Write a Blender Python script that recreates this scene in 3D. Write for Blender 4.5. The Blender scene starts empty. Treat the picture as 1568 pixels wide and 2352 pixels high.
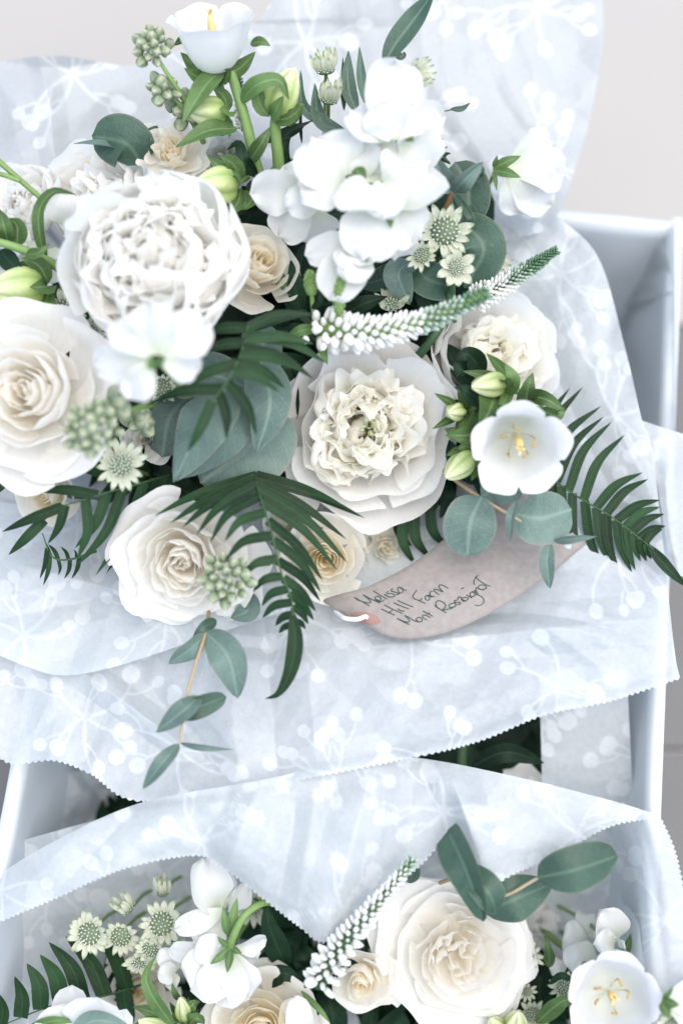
import bpy, math, random
import numpy as np
from mathutils import Matrix, Vector

# ------------------------------------------------------------------ camera, sky, sun, exposure
S = 0.00025            # metres per layout unit at the focus distance (the frame is 1568 x 2352 units)
D0 = 0.82              # focus distance
PITCH = math.radians(70)
scene = bpy.context.scene
COL = scene.collection
fwd = Vector((0, math.cos(PITCH), -math.sin(PITCH)))
upv = Vector((0, math.sin(PITCH), math.cos(PITCH)))
rgt = Vector((1, 0, 0))
B0 = Vector((0, 0, 0.31))
V = Matrix(((rgt.x, upv.x, -fwd.x, B0.x), (rgt.y, upv.y, -fwd.y, B0.y), (rgt.z, upv.z, -fwd.z, B0.z), (0, 0, 0, 1)))
cd = bpy.data.cameras.new('camera'); cam = bpy.data.objects.new('camera', cd); COL.objects.link(cam)
cam.matrix_world = V @ Matrix.Translation((0, 0, D0))
cd.sensor_fit = 'VERTICAL'; cd.sensor_height = 36; cd.sensor_width = 24
cd.lens = 36 * D0 / (2352 * S)
cd.clip_start = 0.02; cd.clip_end = 100
cd.dof.use_dof = True; cd.dof.focus_distance = D0 - 0.002; cd.dof.aperture_fstop = 2.1
scene.camera = cam
world = bpy.data.worlds.new('World'); scene.world = world; world.use_nodes = True
wn = world.node_tree; bg = wn.nodes['Background']
sky = wn.nodes.new('ShaderNodeTexSky'); sky.sky_type = 'NISHITA'; sky.sun_disc = False
SUN_V = Vector((0.20, 0.24, 0.95)).normalized()          # towards the sun, in view axes
SUN_W = (V.to_3x3() @ SUN_V).normalized()
sky.sun_elevation = math.asin(SUN_W.z)
sky.sun_rotation = math.atan2(SUN_W.x, SUN_W.y)
sky.air_density = 1.0; sky.dust_density = 2.2; sky.ozone_density = 0.3
wn.links.new(sky.outputs[0], bg.inputs[0]); bg.inputs[1].default_value = 0.145
sl = bpy.data.lights.new('sun', 'SUN'); sl.energy = 2.0; sl.angle = math.radians(90); sl.color = (1.0, 0.975, 0.90)
so = bpy.data.objects.new('sun', sl); COL.objects.link(so)
so.rotation_euler = SUN_W.to_track_quat('Z', 'Y').to_euler()
so.location = SUN_W * 3
scene.view_settings.view_transform = 'Standard'; scene.view_settings.look = 'None'
scene.view_settings.exposure = 0.93; scene.view_settings.gamma = 1.0
scene.render.engine = 'CYCLES'
cy = scene.cycles
cy.max_bounces = 14; cy.diffuse_bounces = 9; cy.transmission_bounces = 8; cy.transparent_max_bounces = 12
cy.use_denoising = True

# ------------------------------------------------------------------ helpers
def pt(u, v, d):
    """layout position (u right, v down, d metres towards the camera from the focus plane) -> view axes"""
    u = np.asarray(u, float); v = np.asarray(v, float); d = np.asarray(d, float)
    k = S * (D0 - d) / D0
    return np.stack(np.broadcast_arrays((u - 784) * k, (1176 - v) * k, d), -1)

DO = [0.0]            # shift towards the camera for the bouquet being built
def P(p): return pt(p[0], p[1], p[2] + DO[0])

def unit(a): return a / (np.linalg.norm(a, axis=-1, keepdims=True) + 1e-12)

def spline(pts, n):
    pts = np.asarray(pts, float); m = len(pts)
    if m == 2: return pts[0] + (pts[1] - pts[0]) * np.linspace(0, 1, n)[:, None]
    ext = np.vstack([2 * pts[0] - pts[1], pts, 2 * pts[-1] - pts[-2]])
    seg = np.linalg.norm(np.diff(pts, axis=0), axis=1); cum = np.concatenate([[0], np.cumsum(seg)])
    x = np.linspace(0, cum[-1], n); i = np.clip(np.searchsorted(cum, x, side='right') - 1, 0, m - 2)
    t = ((x - cum[i]) / np.maximum(seg[i], 1e-9))[:, None]
    p0, p1, p2, p3 = ext[i], ext[i + 1], ext[i + 2], ext[i + 3]
    return .5 * (2 * p1 + (p2 - p0) * t + (2 * p0 - 5 * p1 + 4 * p2 - p3) * t ** 2 + (3 * p1 - p0 - 3 * p2 + p3) * t ** 3)

_gf = {}
def gridf(ns, nt, wrap=False):
    k = (ns, nt, wrap)
    if k not in _gf:
        i, j = np.meshgrid(np.arange(ns - 1), np.arange(nt if wrap else nt - 1), indexing='ij')
        j2 = (j + 1) % nt
        _gf[k] = np.stack([i * nt + j, i * nt + j2, (i + 1) * nt + j2, (i + 1) * nt + j], -1).reshape(-1, 4)
    return _gf[k]

class Geo:
    """collects vertices, quads and per-vertex tones of ONE part"""
    def __init__(s): s.v = []; s.f = []; s.a = []; s.b = []; s.n = 0
    def add(s, verts, faces, tone=None, mid=None):
        verts = np.asarray(verts, float).reshape(-1, 3); m = len(verts)
        s.v.append(verts); s.f.append(np.asarray(faces) + s.n)
        s.a.append(np.zeros(m) if tone is None else np.broadcast_to(np.asarray(tone, float).reshape(-1), (m,)))
        s.b.append(np.ones(m) if mid is None else np.broadcast_to(np.asarray(mid, float).reshape(-1), (m,)))
        s.n += m; return s
    def mesh(s, name, mat, base):
        v = np.vstack(s.v) - base; f = np.vstack(s.f)
        me = bpy.data.meshes.new(name)
        me.vertices.add(len(v)); me.vertices.foreach_set('co', v.astype(np.float32).ravel())
        me.loops.add(len(f) * 4); me.loops.foreach_set('vertex_index', f.astype(np.int32).ravel())
        me.polygons.add(len(f)); me.polygons.foreach_set('loop_start', np.arange(0, len(f) * 4, 4, dtype=np.int32))
        me.polygons.foreach_set('use_smooth', np.ones(len(f), bool))
        me.update(calc_edges=True)
        for nm, arr in (('tone', s.a), ('mid', s.b)):
            at = me.attributes.new(nm, 'FLOAT', 'POINT'); at.data.foreach_set('value', np.concatenate(arr).astype(np.float32))
        me.materials.append(mat)
        return me

class Thing:
    def __init__(s, name, label, cat, base, group=None):
        s.base = np.asarray(base, float)
        o = bpy.data.objects.new(name, None); COL.objects.link(o); o.empty_display_size = 0.01
        o.matrix_world = V @ Matrix.Translation(Vector(s.base))
        o['label'] = label; o['category'] = cat
        if group: o['group'] = group
        s.o = o
    def part(s, name, geo, mat, parent=None, kind=None, label=None):
        ob = bpy.data.objects.new(name, geo.mesh(name, mat, s.base)); COL.objects.link(ob)
        ob.parent = parent or s.o
        if kind: ob['kind'] = kind
        if label: ob['label'] = label
        return ob

def single(name, label, cat, geo, mat, base, group=None):
    base = np.asarray(base, float)
    ob = bpy.data.objects.new(name, geo.mesh(name, mat, base)); COL.objects.link(ob)
    ob.matrix_world = V @ Matrix.Translation(Vector(base))
    ob['label'] = label; ob['category'] = cat
    if group: ob['group'] = group
    return ob

PROF = {
    'lance': lambda s: np.sin(np.pi * np.clip(s, 0, 1) ** .75) ** .9,
    'round': lambda s: np.sqrt(np.clip(1 - np.abs(2 * s - 1) ** 2.2, 0, 1)),
    'oval': lambda s: np.sin(np.pi * s ** .85) ** .75,
    'pinna': lambda s: np.clip(.8 + .5 * s, 0, 1) * np.clip(1 - s ** 2.1, 0, 1) ** .85,
    'bract': lambda s: (.5 + .5 * np.sin(np.pi * np.clip(s * .85, 0, 1))) * np.clip(1 - s ** 4, 0, 1) ** .7,
    'petal': lambda s: np.clip(.18 + .95 * np.sin(np.pi / 2 * np.clip(s * 1.35, 0, 1)), 0, 1) * np.sqrt(np.clip(1 - s ** 5, 0, 1)),
    'strap': lambda s: np.sin(np.pi * np.clip(s, 0, 1) ** .5) ** .5,
}

def ribbon(pts, hw, prof='lance', roll=0., roll1=None, fold=0., cup=0., ruf=0., nt=5, ns=14, rng=None, freq=3.):
    """a leaf or petal along a curve (points in view axes): half width hw, facing the camera turned by roll"""
    C = spline(pts, ns); T = unit(np.gradient(C, axis=0))
    N = np.array([0, 0, 1.]) - T * T[:, 2:3]
    bad = np.linalg.norm(N, axis=1) < .15
    N[bad] = np.array([0, 1., 0]) - T[bad] * T[bad][:, 1:2]
    N = unit(N); Bn = np.cross(T, N)
    a = np.linspace(roll, roll if roll1 is None else roll1, ns)[:, None]
    N, Bn = N * np.cos(a) + Bn * np.sin(a), Bn * np.cos(a) - N * np.sin(a)
    s = np.linspace(0, 1, ns); t = np.linspace(-1, 1, nt)
    w = hw * PROF[prof](s)
    off = fold * np.abs(t)[None] * w[:, None] + cup * (t ** 2)[None] * w[:, None]
    if ruf and rng:
        p1, p2, p3 = [rng.uniform(0, 6.28) for _ in range(3)]
        ss, tt = s[:, None], t[None]
        off = off + ruf * hw * (np.abs(tt) ** 1.5 * np.sin(freq * 3.1 * ss + p1 + (tt > 0) * p3) * .6
                                + ss ** 2 * np.sin(freq * 1.4 * tt + p2) * .7)
    v = C[:, None] + Bn[:, None] * (w[:, None] * t[None])[..., None] + N[:, None] * off[..., None]
    return v.reshape(-1, 3), gridf(ns, nt), np.repeat(s, nt), np.tile(np.abs(t), ns)

def tube(pts, r0, r1=None, ns=10, nt=7, rfun=None):
    C = spline(pts, ns); T = unit(np.gradient(C, axis=0))
    ref = np.where(np.abs(T[:, 2:3]) > .9, np.array([[0, 1., 0]]), np.array([[0, 0, 1.]]))
    A = unit(np.cross(T, ref)); Bn = np.cross(T, A)
    s = np.linspace(0, 1, ns); r = r0 + ((r0 if r1 is None else r1) - r0) * s
    if rfun is not None: r = r * rfun(s)
    th = np.linspace(0, 2 * np.pi, nt, endpoint=False)
    v = C[:, None] + (A[:, None] * np.cos(th)[None, :, None] + Bn[:, None] * np.sin(th)[None, :, None]) * r[:, None, None]
    return v.reshape(-1, 3), gridf(ns, nt, True), np.repeat(s, nt), np.ones(ns * nt)

def frame(n, roll=0.):
    z = unit(np.asarray(n, float)); ref = np.array([0, 1., 0]) if abs(z[1]) < .9 else np.array([1., 0, 0])
    x = unit(np.cross(ref, z)); y = np.cross(z, x)
    c, sn = math.cos(roll), math.sin(roll)
    return np.stack([x * c + y * sn, y * c - x * sn, z], 0)      # rows = local axes

def bud(c, axis, L, W, ridge=.08, nr=4, ns=8, nt=10, point=.5):
    """pointed ovoid from c along axis"""
    F = frame(axis); s = np.linspace(0, 1, ns); th = np.linspace(0, 2 * np.pi, nt, endpoint=False)
    r = W * np.sin(np.pi * s ** (.75)) ** (.5 + point) * .98 + W * .02
    rr = r[:, None] * (1 + ridge * np.cos(nr * th + 2.2 * s[:, None] * ridge * 4)[...])
    loc = np.stack([rr * np.cos(th), rr * np.sin(th), np.broadcast_to((s * L)[:, None], rr.shape)], -1)
    return (loc @ F + c).reshape(-1, 3), gridf(ns, nt, True), np.repeat(s, nt), np.tile(.5 + .5 * np.cos(nr * th), ns)

def cup_petal(phi, r0, z0, Rt, zt, half, rng, curl=0., ruf=0., notch=0., ns=10, nt=13, belly=1.05, asym=.05, corner=.2, cl=None):
    s = np.linspace(0, 1, ns)[:, None]; t = np.linspace(-1, 1, nt)[None]
    p = [rng.uniform(0, 6.28) for _ in range(5)]
    top = 1 - corner * np.abs(t) ** 2.6 - notch * (.5 + .5 * np.sin(4.3 * t + p[0])) * (.5 + .5 * np.sin(9.1 * t + p[1])) - notch * .5 * np.exp(-(t * 5 + p[4] - 3) ** 2)
    se = s * top; q = 1 - se
    b0, b1, b2, b3 = q ** 3, 3 * q ** 2 * se, 3 * q * se ** 2, se ** 3
    R1 = max(Rt * belly, r0)
    rr = b0 * r0 + b1 * R1 * .9 + b2 * R1 * 1.03 + b3 * Rt
    zz = b0 * z0 + b1 * (z0 + (zt - z0) * .08) + b2 * (z0 + (zt - z0) * .6) + b3 * zt
    k = np.clip((se - .6) / .4, 0, 1) ** 1.8
    cl = Rt * .28 if cl is None else cl; rr = rr + curl * k * cl; zz = zz - abs(curl) * k * cl * .57
    wob = np.sin(3.3 * t + p[2]) + .6 * np.sin(7.1 * t + p[3]) + .35 * np.sin(5.7 * se + p[4])
    rr = rr * (1 + asym * t) + ruf * se ** 2 * wob
    zz = zz + ruf * .8 * se ** 2 * np.sin(4.4 * t + p[0])
    ang = phi + t * half * (.3 + .7 * np.sin(np.pi / 2 * np.clip(se * 1.35, 0, 1)))
    x, y = rr * np.cos(ang), rr * np.sin(ang)
    v = np.stack(np.broadcast_arrays(x, y, zz), -1).reshape(-1, 3)
    return v, gridf(ns, nt), se.ravel(), np.broadcast_to(np.abs(t), (ns, nt)).ravel()

# ------------------------------------------------------------------ materials
def nm(name):
    m = bpy.data.materials.new(name); m.use_nodes = True
    n = m.node_tree.nodes; n.clear(); return m, n, m.node_tree.links

def attr(n, name):
    a = n.new('ShaderNodeAttribute'); a.attribute_name = name; return a.outputs['Fac']

def ramp(n, l, fac, stops):
    r = n.new('ShaderNodeValToRGB'); el = r.color_ramp.elements
    while len(el) < len(stops): el.new(.5)
    for e, (p, c) in zip(el, stops): e.position = p; e.color = (*c, 1)
    l.new(fac, r.inputs[0]); return r.outputs[0]

def mixc(n, l, fac, a, b, mode='MIX'):
    m = n.new('ShaderNodeMix'); m.data_type = 'RGBA'; m.blend_type = mode
    for sock, x in ((m.inputs[0], fac), (m.inputs[6], a), (m.inputs[7], b)):
        if isinstance(x, (int, float)): sock.default_value = x
        elif isinstance(x, tuple): sock.default_value = (*x, 1)
        else: l.new(x, sock)
    return m.outputs[2]

def noise(n, l, scale, detail=3, vec=None, rough=.55):
    t = n.new('ShaderNodeTexNoise'); t.inputs['Scale'].default_value = scale; t.inputs['Detail'].default_value = detail
    t.inputs['Roughness'].default_value = rough
    if vec is None:
        c = n.new('ShaderNodeTexCoord'); vec = c.outputs['Object']
    l.new(vec, t.inputs['Vector']); return t.outputs['Fac']

def mapr(n, l, x, a, b, c=0., d=1.):
    m = n.new('ShaderNodeMapRange'); l.new(x, m.inputs[0])
    for i, q in enumerate((a, b, c, d)): m.inputs[i + 1].default_value = q
    return m.outputs[0]

def thin_shader(n, l, col, transl, rough, spec, bump=None, bstr=.2, bdist=.0005, tcol=None):
    p = n.new('ShaderNodeBsdfPrincipled'); p.inputs['Roughness'].default_value = rough
    p.inputs['Specular IOR Level'].default_value = spec
    l.new(col, p.inputs['Base Color'])
    tr = n.new('ShaderNodeBsdfTranslucent'); l.new(tcol or col, tr.inputs['Color'])
    if bump is not None:
        b = n.new('ShaderNodeBump'); b.inputs['Strength'].default_value = bstr; b.inputs['Distance'].default_value = bdist
        l.new(bump, b.inputs['Height']); l.new(b.outputs[0], p.inputs['Normal']); l.new(b.outputs[0], tr.inputs['Normal'])
    mx = n.new('ShaderNodeMixShader'); mx.inputs[0].default_value = transl
    l.new(p.outputs[0], mx.inputs[1]); l.new(tr.outputs[0], mx.inputs[2]); return mx.outputs[0]

def out(n, l, sh):
    o = n.new('ShaderNodeOutputMaterial'); l.new(sh, o.inputs[0])

def petal_mat(name, base, mid, tip, transl=.3):
    m, n, l = nm(name)
    c = ramp(n, l, attr(n, 'tone'), [(0, base), (.45, mid), (.85, tip)])
    nz = noise(n, l, 60, 3)
    c = mixc(n, l, mapr(n, l, nz, .3, .75, 0, .10), c, tuple(x * .86 for x in mid))
    # fine veins running from the base of the petal to its edge
    cx = n.new('ShaderNodeCombineXYZ'); oi = n.new('ShaderNodeObjectInfo')
    for k, (src, f) in enumerate(((attr(n, 'mid'), 11.), (attr(n, 'tone'), 1.3), (oi.outputs['Random'], 40.))):
        q = n.new('ShaderNodeMath'); q.operation = 'MULTIPLY'; l.new(src, q.inputs[0]); q.inputs[1].default_value = f; l.new(q.outputs[0], cx.inputs[k])
    vn = noise(n, l, 1.6, 4, cx.outputs[0])
    c = mixc(n, l, mapr(n, l, vn, .45, .72, 0, .16), c, tuple(x * .80 for x in base))
    nf0 = noise(n, l, 420, 2); ad = n.new('ShaderNodeMath'); ad.operation = 'MULTIPLY_ADD'; l.new(vn, ad.inputs[0]); ad.inputs[1].default_value = 2.2; l.new(nf0, ad.inputs[2]); nf = ad.outputs[0]
    out(n, l, thin_shader(n, l, c, transl, .55, .25, nf, .22, .0005)); return m

def leaf_mat(name, dark, light, transl=.12, rough=.45, spec=.4, rib=None, edge=None, var=.35, back=None):
    m, n, l = nm(name)
    nz = noise(n, l, 45, 4)
    c = mixc(n, l, mapr(n, l, nz, .32, .7), dark, light)
    oi = n.new('ShaderNodeObjectInfo')
    hs = n.new('ShaderNodeHueSaturation'); l.new(c, hs.inputs['Color'])
    l.new(mapr(n, l, oi.outputs['Random'], 0, 1, 1 - var, 1 + var * .6), hs.inputs['Value']); c = hs.outputs[0]
    fine = noise(n, l, 700, 2)
    c = mixc(n, l, mapr(n, l, fine, .55, .8, 0, .35), c, tuple(min(1, x * 1.5) for x in light))
    md = attr(n, 'mid')
    if rib: c = mixc(n, l, mapr(n, l, md, .0, .13, .5, 0), c, rib)
    if edge: c = mixc(n, l, mapr(n, l, md, .9, 1., 0, .7), c, edge)
    if back:
        g = n.new('ShaderNodeNewGeometry'); c = mixc(n, l, g.outputs['Backfacing'], c, back)
    # side veins running from the midrib to the margin
    tn = attr(n, 'tone')
    def mth(op, a, bb=None, val=None):
        q = n.new('ShaderNodeMath'); q.operation = op; l.new(a, q.inputs[0])
        if bb is not None: l.new(bb, q.inputs[1])
        if val is not None: q.inputs[1].default_value = val
        return q.outputs[0]
    wob = mth('MULTIPLY', nz, val=.5)
    ph = mth('ADD', mth('SUBTRACT', mth('MULTIPLY', tn, val=8.0), mth('MULTIPLY', md, val=1.6)), wob)
    fr = mth('ABSOLUTE', mth('SUBTRACT', mth('FRACT', ph), val=.5))
    vein = mapr(n, l, fr, .06, .0)
    c = mixc(n, l, mth('MULTIPLY', vein, val=.22), c, tuple(min(1, x * 1.7) for x in light))
    w = n.new('ShaderNodeTexVoronoi'); w.inputs['Scale'].default_value = 160; w.feature = 'DISTANCE_TO_EDGE'
    tc = n.new('ShaderNodeTexCoord'); l.new(tc.outputs['Object'], w.inputs['Vector'])
    bm = n.new('ShaderNodeMath'); bm.operation = 'ADD'; l.new(mapr(n, l, w.outputs[0], 0, .12), bm.inputs[0]); l.new(fine, bm.inputs[1])
    out(n, l, thin_shader(n, l, c, transl, rough, spec, bm.outputs[0], .25, .0003)); return m

M = {}
M['peony'] = petal_mat('white_peony_petal', (.93, .91, .84), (.94, .93, .895), (.945, .938, .915), .6)
M['peony_in'] = petal_mat('cream_peony_petal', (.91, .85, .58), (.935, .915, .83), (.94, .93, .89), .52)
M['rose'] = petal_mat('white_rose_petal', (.925, .885, .80), (.935, .92, .88), (.94, .93, .90), .5)
M['cream'] = petal_mat('cream_rose_petal', (.92, .84, .66), (.935, .90, .81), (.938, .918, .86), .5)
M['white'] = petal_mat('white_petal', (.66, .71, .56), (.69, .70, .68), (.715, .725, .72), .34)
M['bell'] = petal_mat('white_bell_petal', (.72, .75, .68), (.755, .765, .76), (.775, .78, .78), .40)
M['fern'] = leaf_mat('fern_green', (.006, .025, .008), (.014, .046, .014), .10, .55, .22, (.03, .085, .035), None, .45)
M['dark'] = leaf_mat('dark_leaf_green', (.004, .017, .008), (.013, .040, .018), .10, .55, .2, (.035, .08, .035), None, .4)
M['camp'] = leaf_mat('fresh_leaf_green', (.060, .118, .034), (.118, .205, .068), .22, .5, .35, (.26, .40, .18), None, .3)
M['euc'] = leaf_mat('eucalyptus_grey_green', (.082, .137, .116), (.142, .21, .178), .12, .5, .35, (.26, .34, .28), (.22, .2, .16), .2, (.27, .37, .32))
M['eucd'] = leaf_mat('eucalyptus_deep_green', (.030, .066, .046), (.057, .11, .077), .12, .45, .4, (.14, .22, .15), (.16, .18, .11), .2, (.17, .28, .23))
M['bract'] = None
def bract_mat():
    m, n, l = nm('astrantia_bract')
    c = ramp(n, l, attr(n, 'tone'), [(0, (.28, .34, .20)), (.4, (.60, .62, .49)), (.76, (.68, .69, .57)), (.92, (.30, .38, .20)), (1., (.07, .15, .07))])
    md = attr(n, 'mid'); w = n.new('ShaderNodeMath'); w.operation = 'SINE'
    mm = n.new('ShaderNodeMath'); mm.operation = 'MULTIPLY'; mm.inputs[1].default_value = 14; l.new(md, mm.inputs[0]); l.new(mm.outputs[0], w.inputs[0])
    c = mixc(n, l, mapr(n, l, w.outputs[0], .5, 1, 0, .45), c, (.22, .33, .17))
    out(n, l, thin_shader(n, l, c, .3, .6, .2)); return m
M['bract'] = bract_mat()
def tone_mat(name, stops, transl=.1, rough=.5, groove=None, spec=.3):
    m, n, l = nm(name); c = ramp(n, l, attr(n, 'tone'), stops)
    nz = noise(n, l, 300, 2); c = mixc(n, l, mapr(n, l, nz, .4, .8, 0, .25), c, tuple(x * .6 for x in stops[0][1]))
    if groove: c = mixc(n, l, mapr(n, l, attr(n, 'mid'), 0, .3, .6, 0), c, groove)
    out(n, l, thin_shader(n, l, c, transl, rough, spec, nz, .2, .0003)); return m
M['stock'] = tone_mat('stock_bud_green', [(0, (.10, .16, .06)), (.45, (.19, .25, .15)), (.8, (.31, .36, .25)), (1, (.56, .56, .38))], .12, .6, (.15, .22, .11))
M['cbud'] = tone_mat('bellflower_bud', [(0, (.26, .40, .10)), (.35, (.46, .56, .22)), (1, (.76, .78, .52))], .2, .5, (.22, .36, .1))
M['gem'] = tone_mat('green_stem', [(0, (.16, .26, .08)), (1, (.20, .32, .11))], .05, .5)
M['dstem'] = tone_mat('dark_stem', [(0, (.03, .07, .03)), (1, (.05, .11, .04))], .0, .5)
M['estem'] = tone_mat('tan_twig', [(0, (.30, .22, .12)), (1, (.44, .36, .24))], .0, .6)
M['rstem'] = tone_mat('red_twig', [(0, (.20, .08, .04)), (1, (.26, .10, .05))], .0, .5)
M['vbud'] = tone_mat('veronica_white_bud', [(0, (.66, .70, .58)), (.35, (.90, .90, .87)), (1, (.92, .92, .90))], .35, .5)
M['vgreen'] = tone_mat('veronica_green_bud', [(0, (.05, .12, .06)), (1, (.16, .28, .17))], .05, .5)
M['vmid'] = tone_mat('veronica_pale_bud', [(0, (.12, .22, .13)), (1, (.55, .64, .55))], .1, .5)
M['pist'] = tone_mat('yellow_pistil', [(0, (.80, .74, .40)), (.5, (.80, .55, .18)), (1, (.84, .66, .30))], .1, .6)
M['stam'] = tone_mat('tan_stamen', [(0, (.62, .60, .40)), (1, (.48, .30, .08))], .0, .6)
M['adome'] = tone_mat('astrantia_dome', [(0, (.07, .12, .06)), (1, (.14, .19, .11))], .05, .6)
M['abead'] = tone_mat('astrantia_bead', [(0, (.40, .46, .34)), (.6, (.62, .64, .54)), (1, (.80, .80, .74))], .1, .6)

def simple(name, col, rough=.6, nscale=120, amt=.1, bump=.1, spec=.3, col2=None, bdist=.0005):
    m, n, l = nm(name); nz = noise(n, l, nscale, 5)
    c = mixc(n, l, mapr(n, l, nz, .3, .75, 0, amt if col2 is None else 1), col, tuple(x * .5 for x in col) if col2 is None else col2)
    p = n.new('ShaderNodeBsdfPrincipled'); l.new(c, p.inputs['Base Color']); p.inputs['Roughness'].default_value = rough
    p.inputs['Specular IOR Level'].default_value = spec
    b = n.new('ShaderNodeBump'); b.inputs['Strength'].default_value = bump; b.inputs['Distance'].default_value = bdist
    l.new(nz, b.inputs['Height']); l.new(b.outputs[0], p.inputs['Normal']); out(n, l, p.outputs[0]); return m

def tissue_mat(name, base_op, print_op, tint=(.655, .695, .715)):
    m, n, l = nm(name)
    pr = attr(n, 'tone'); fib = noise(n, l, 260, 6, None, .7); big = noise(n, l, 24, 3)
    col = mixc(n, l, mapr(n, l, pr, 0, 1), tint, (.755, .785, .80))
    tr = n.new('ShaderNodeBsdfTranslucent'); l.new(col, tr.inputs['Color'])
    p = n.new('ShaderNodeBsdfPrincipled'); l.new(col, p.inputs['Base Color']); p.inputs['Roughness'].default_value = .36
    p.inputs['Specular IOR Level'].default_value = .5
    b = n.new('ShaderNodeBump'); b.inputs['Strength'].default_value = .35; b.inputs['Distance'].default_value = .0012
    ad = n.new('ShaderNodeMath'); ad.operation = 'MULTIPLY_ADD'; l.new(big, ad.inputs[0]); ad.inputs[1].default_value = 2.5; l.new(fib, ad.inputs[2])
    hgt = ad.outputs[0]; tcd = n.new('ShaderNodeTexCoord')
    for sc_, am_ in ((26, 1.3), (75, .6)):
        vo = n.new('ShaderNodeTexVoronoi'); vo.inputs['Scale'].default_value = sc_; l.new(tcd.outputs['Object'], vo.inputs['Vector'])
        a2 = n.new('ShaderNodeMath'); a2.operation = 'MULTIPLY_ADD'; l.new(vo.outputs['Distance'], a2.inputs[0]); a2.inputs[1].default_value = am_; l.new(hgt, a2.inputs[2]); hgt = a2.outputs[0]
    l.new(hgt, b.inputs['Height'])
    for q in (tr, p): l.new(b.outputs[0], q.inputs['Normal'])
    mx = n.new('ShaderNodeMixShader'); mx.inputs[0].default_value = .38; l.new(p.outputs[0], mx.inputs[1]); l.new(tr.outputs[0], mx.inputs[2])
    tp = n.new('ShaderNodeBsdfTransparent')
    op = mapr(n, l, pr, 0, 1, base_op, print_op)
    fo = n.new('ShaderNodeMath'); fo.operation = 'MULTIPLY_ADD'; l.new(mapr(n, l, fib, .3, .7, -.5, .5), fo.inputs[0]); fo.inputs[1].default_value = .12; l.new(op, fo.inputs[2]); fo.use_clamp = True
    m2 = n.new('ShaderNodeMixShader'); l.new(fo.outputs[0], m2.inputs[0]); l.new(tp.outputs[0], m2.inputs[1]); l.new(mx.outputs[0], m2.inputs[2])
    out(n, l, m2.outputs[0]); return m
M['tissue'] = tissue_mat('printed_tissue', .80, .94)
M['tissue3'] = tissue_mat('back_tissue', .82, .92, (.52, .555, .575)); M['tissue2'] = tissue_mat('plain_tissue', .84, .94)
M['liner'] = simple('shade_tinted_liner_paper', (.56, .60, .63), .5, 90, .04, .15)  # white paper coloured blue-grey to deepen the shade inside the box
M['card'] = simple('white_card', (.80, .80, .80), .5, 200, .05, .08)

# ------------------------------------------------------------------ the floor and the box
def wbox(geo, x0, x1, y0, y1, z0, z1):
    v = np.array([[x, y, z] for z in (z0, z1) for y in (y0, y1) for x in (x0, x1)], float)
    geo.add(v, [[0, 2, 3, 1], [4, 5, 7, 6], [0, 1, 5, 4], [2, 6, 7, 3], [0, 4, 6, 2], [1, 3, 7, 5]])

def wobj(name, geo, mat, parent=None, smooth=False):
    me = geo.mesh(name, mat, np.zeros(3))
    if not smooth: me.polygons.foreach_set('use_smooth', np.zeros(len(me.polygons), bool))
    ob = bpy.data.objects.new(name, me); COL.objects.link(ob); ob.parent = parent; return ob

def floor_mat(name, cols):
    m, n, l = nm(name); a = noise(n, l, 3.0, 6); b = noise(n, l, 90, 4)
    c = mixc(n, l, mapr(n, l, a, .3, .7), cols[0], cols[1]); c = mixc(n, l, mapr(n, l, b, .45, .8, 0, .15), c, cols[2])
    p = n.new('ShaderNodeBsdfPrincipled'); l.new(c, p.inputs['Base Color']); p.inputs['Roughness'].default_value = .7
    bp = n.new('ShaderNodeBump'); bp.inputs['Strength'].default_value = .1; bp.inputs['Distance'].default_value = .002; l.new(b, bp.inputs['Height']); l.new(bp.outputs[0], p.inputs['Normal'])
    out(n, l, p.outputs[0]); return m
M['floor'] = floor_mat('pale_stone_floor', [(.345, .328, .303), (.365, .347, .322), (.33, .313, .29)]); M['floor2'] = floor_mat('grey_stone_floor', [(.125, .122, .118), (.138, .135, .13), (.113, .11, .106)]); M['grout'] = simple('tile_joint', (.72, .71, .70), .8, 200, .2, .2)

def cam_ray_plane(u, v, z):
    c = np.array(cam.matrix_world.translation); w = np.array(V.to_3x3() @ Vector(pt(u, v, 0.0))) + np.array(B0) - c
    t = (z - c[2]) / w[2]; return c + w * t
fl = Geo(); fl.add([[-40, -40, -.012], [40, -40, -.012], [40, 40, -.012], [-40, 40, -.012]], [[0, 1, 2, 3]])
fo = wobj('floor', fl, M['grout']); fo['kind'] = 'structure'
seam = cam_ray_plane(1545, 1722, 0)
TL = .36
for ix in range(-2, 3):
    for iy in range(-2, 3):
        x0 = -2.2 + ix * 2.2; y0 = seam[1] + iy * TL + (1.2 if iy > 1 else 0)
        g = Geo(); wbox(g, x0 + .002, x0 + 2.198, y0 + .002, y0 + (TL if iy != 1 else TL + 1.2) - .002, -.011, random.Random(ix * 31 + iy).uniform(-.0006, .0004))
        wobj('floor_tile', g, M['floor' if y0 > .1 else 'floor2'], fo)

RIM = 0.245
pa = cam_ray_plane(1562, 512, RIM); pb = cam_ray_plane(1512, 1870, RIM)
pl = cam_ray_plane(12, 1850, RIM)
e = unit(pb - pa); nx = np.array([-e[1], e[0], 0.]);
if nx[0] < 0: nx = -nx
W = abs(np.dot(pl - pa, nx)); Lb = 0.66
bx = bpy.data.objects.new('flower_box', None); COL.objects.link(bx)
bx['label'] = 'large white cardboard box holding both bouquets, right rim visible beside the tissue'; bx['category'] = 'box'
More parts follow.
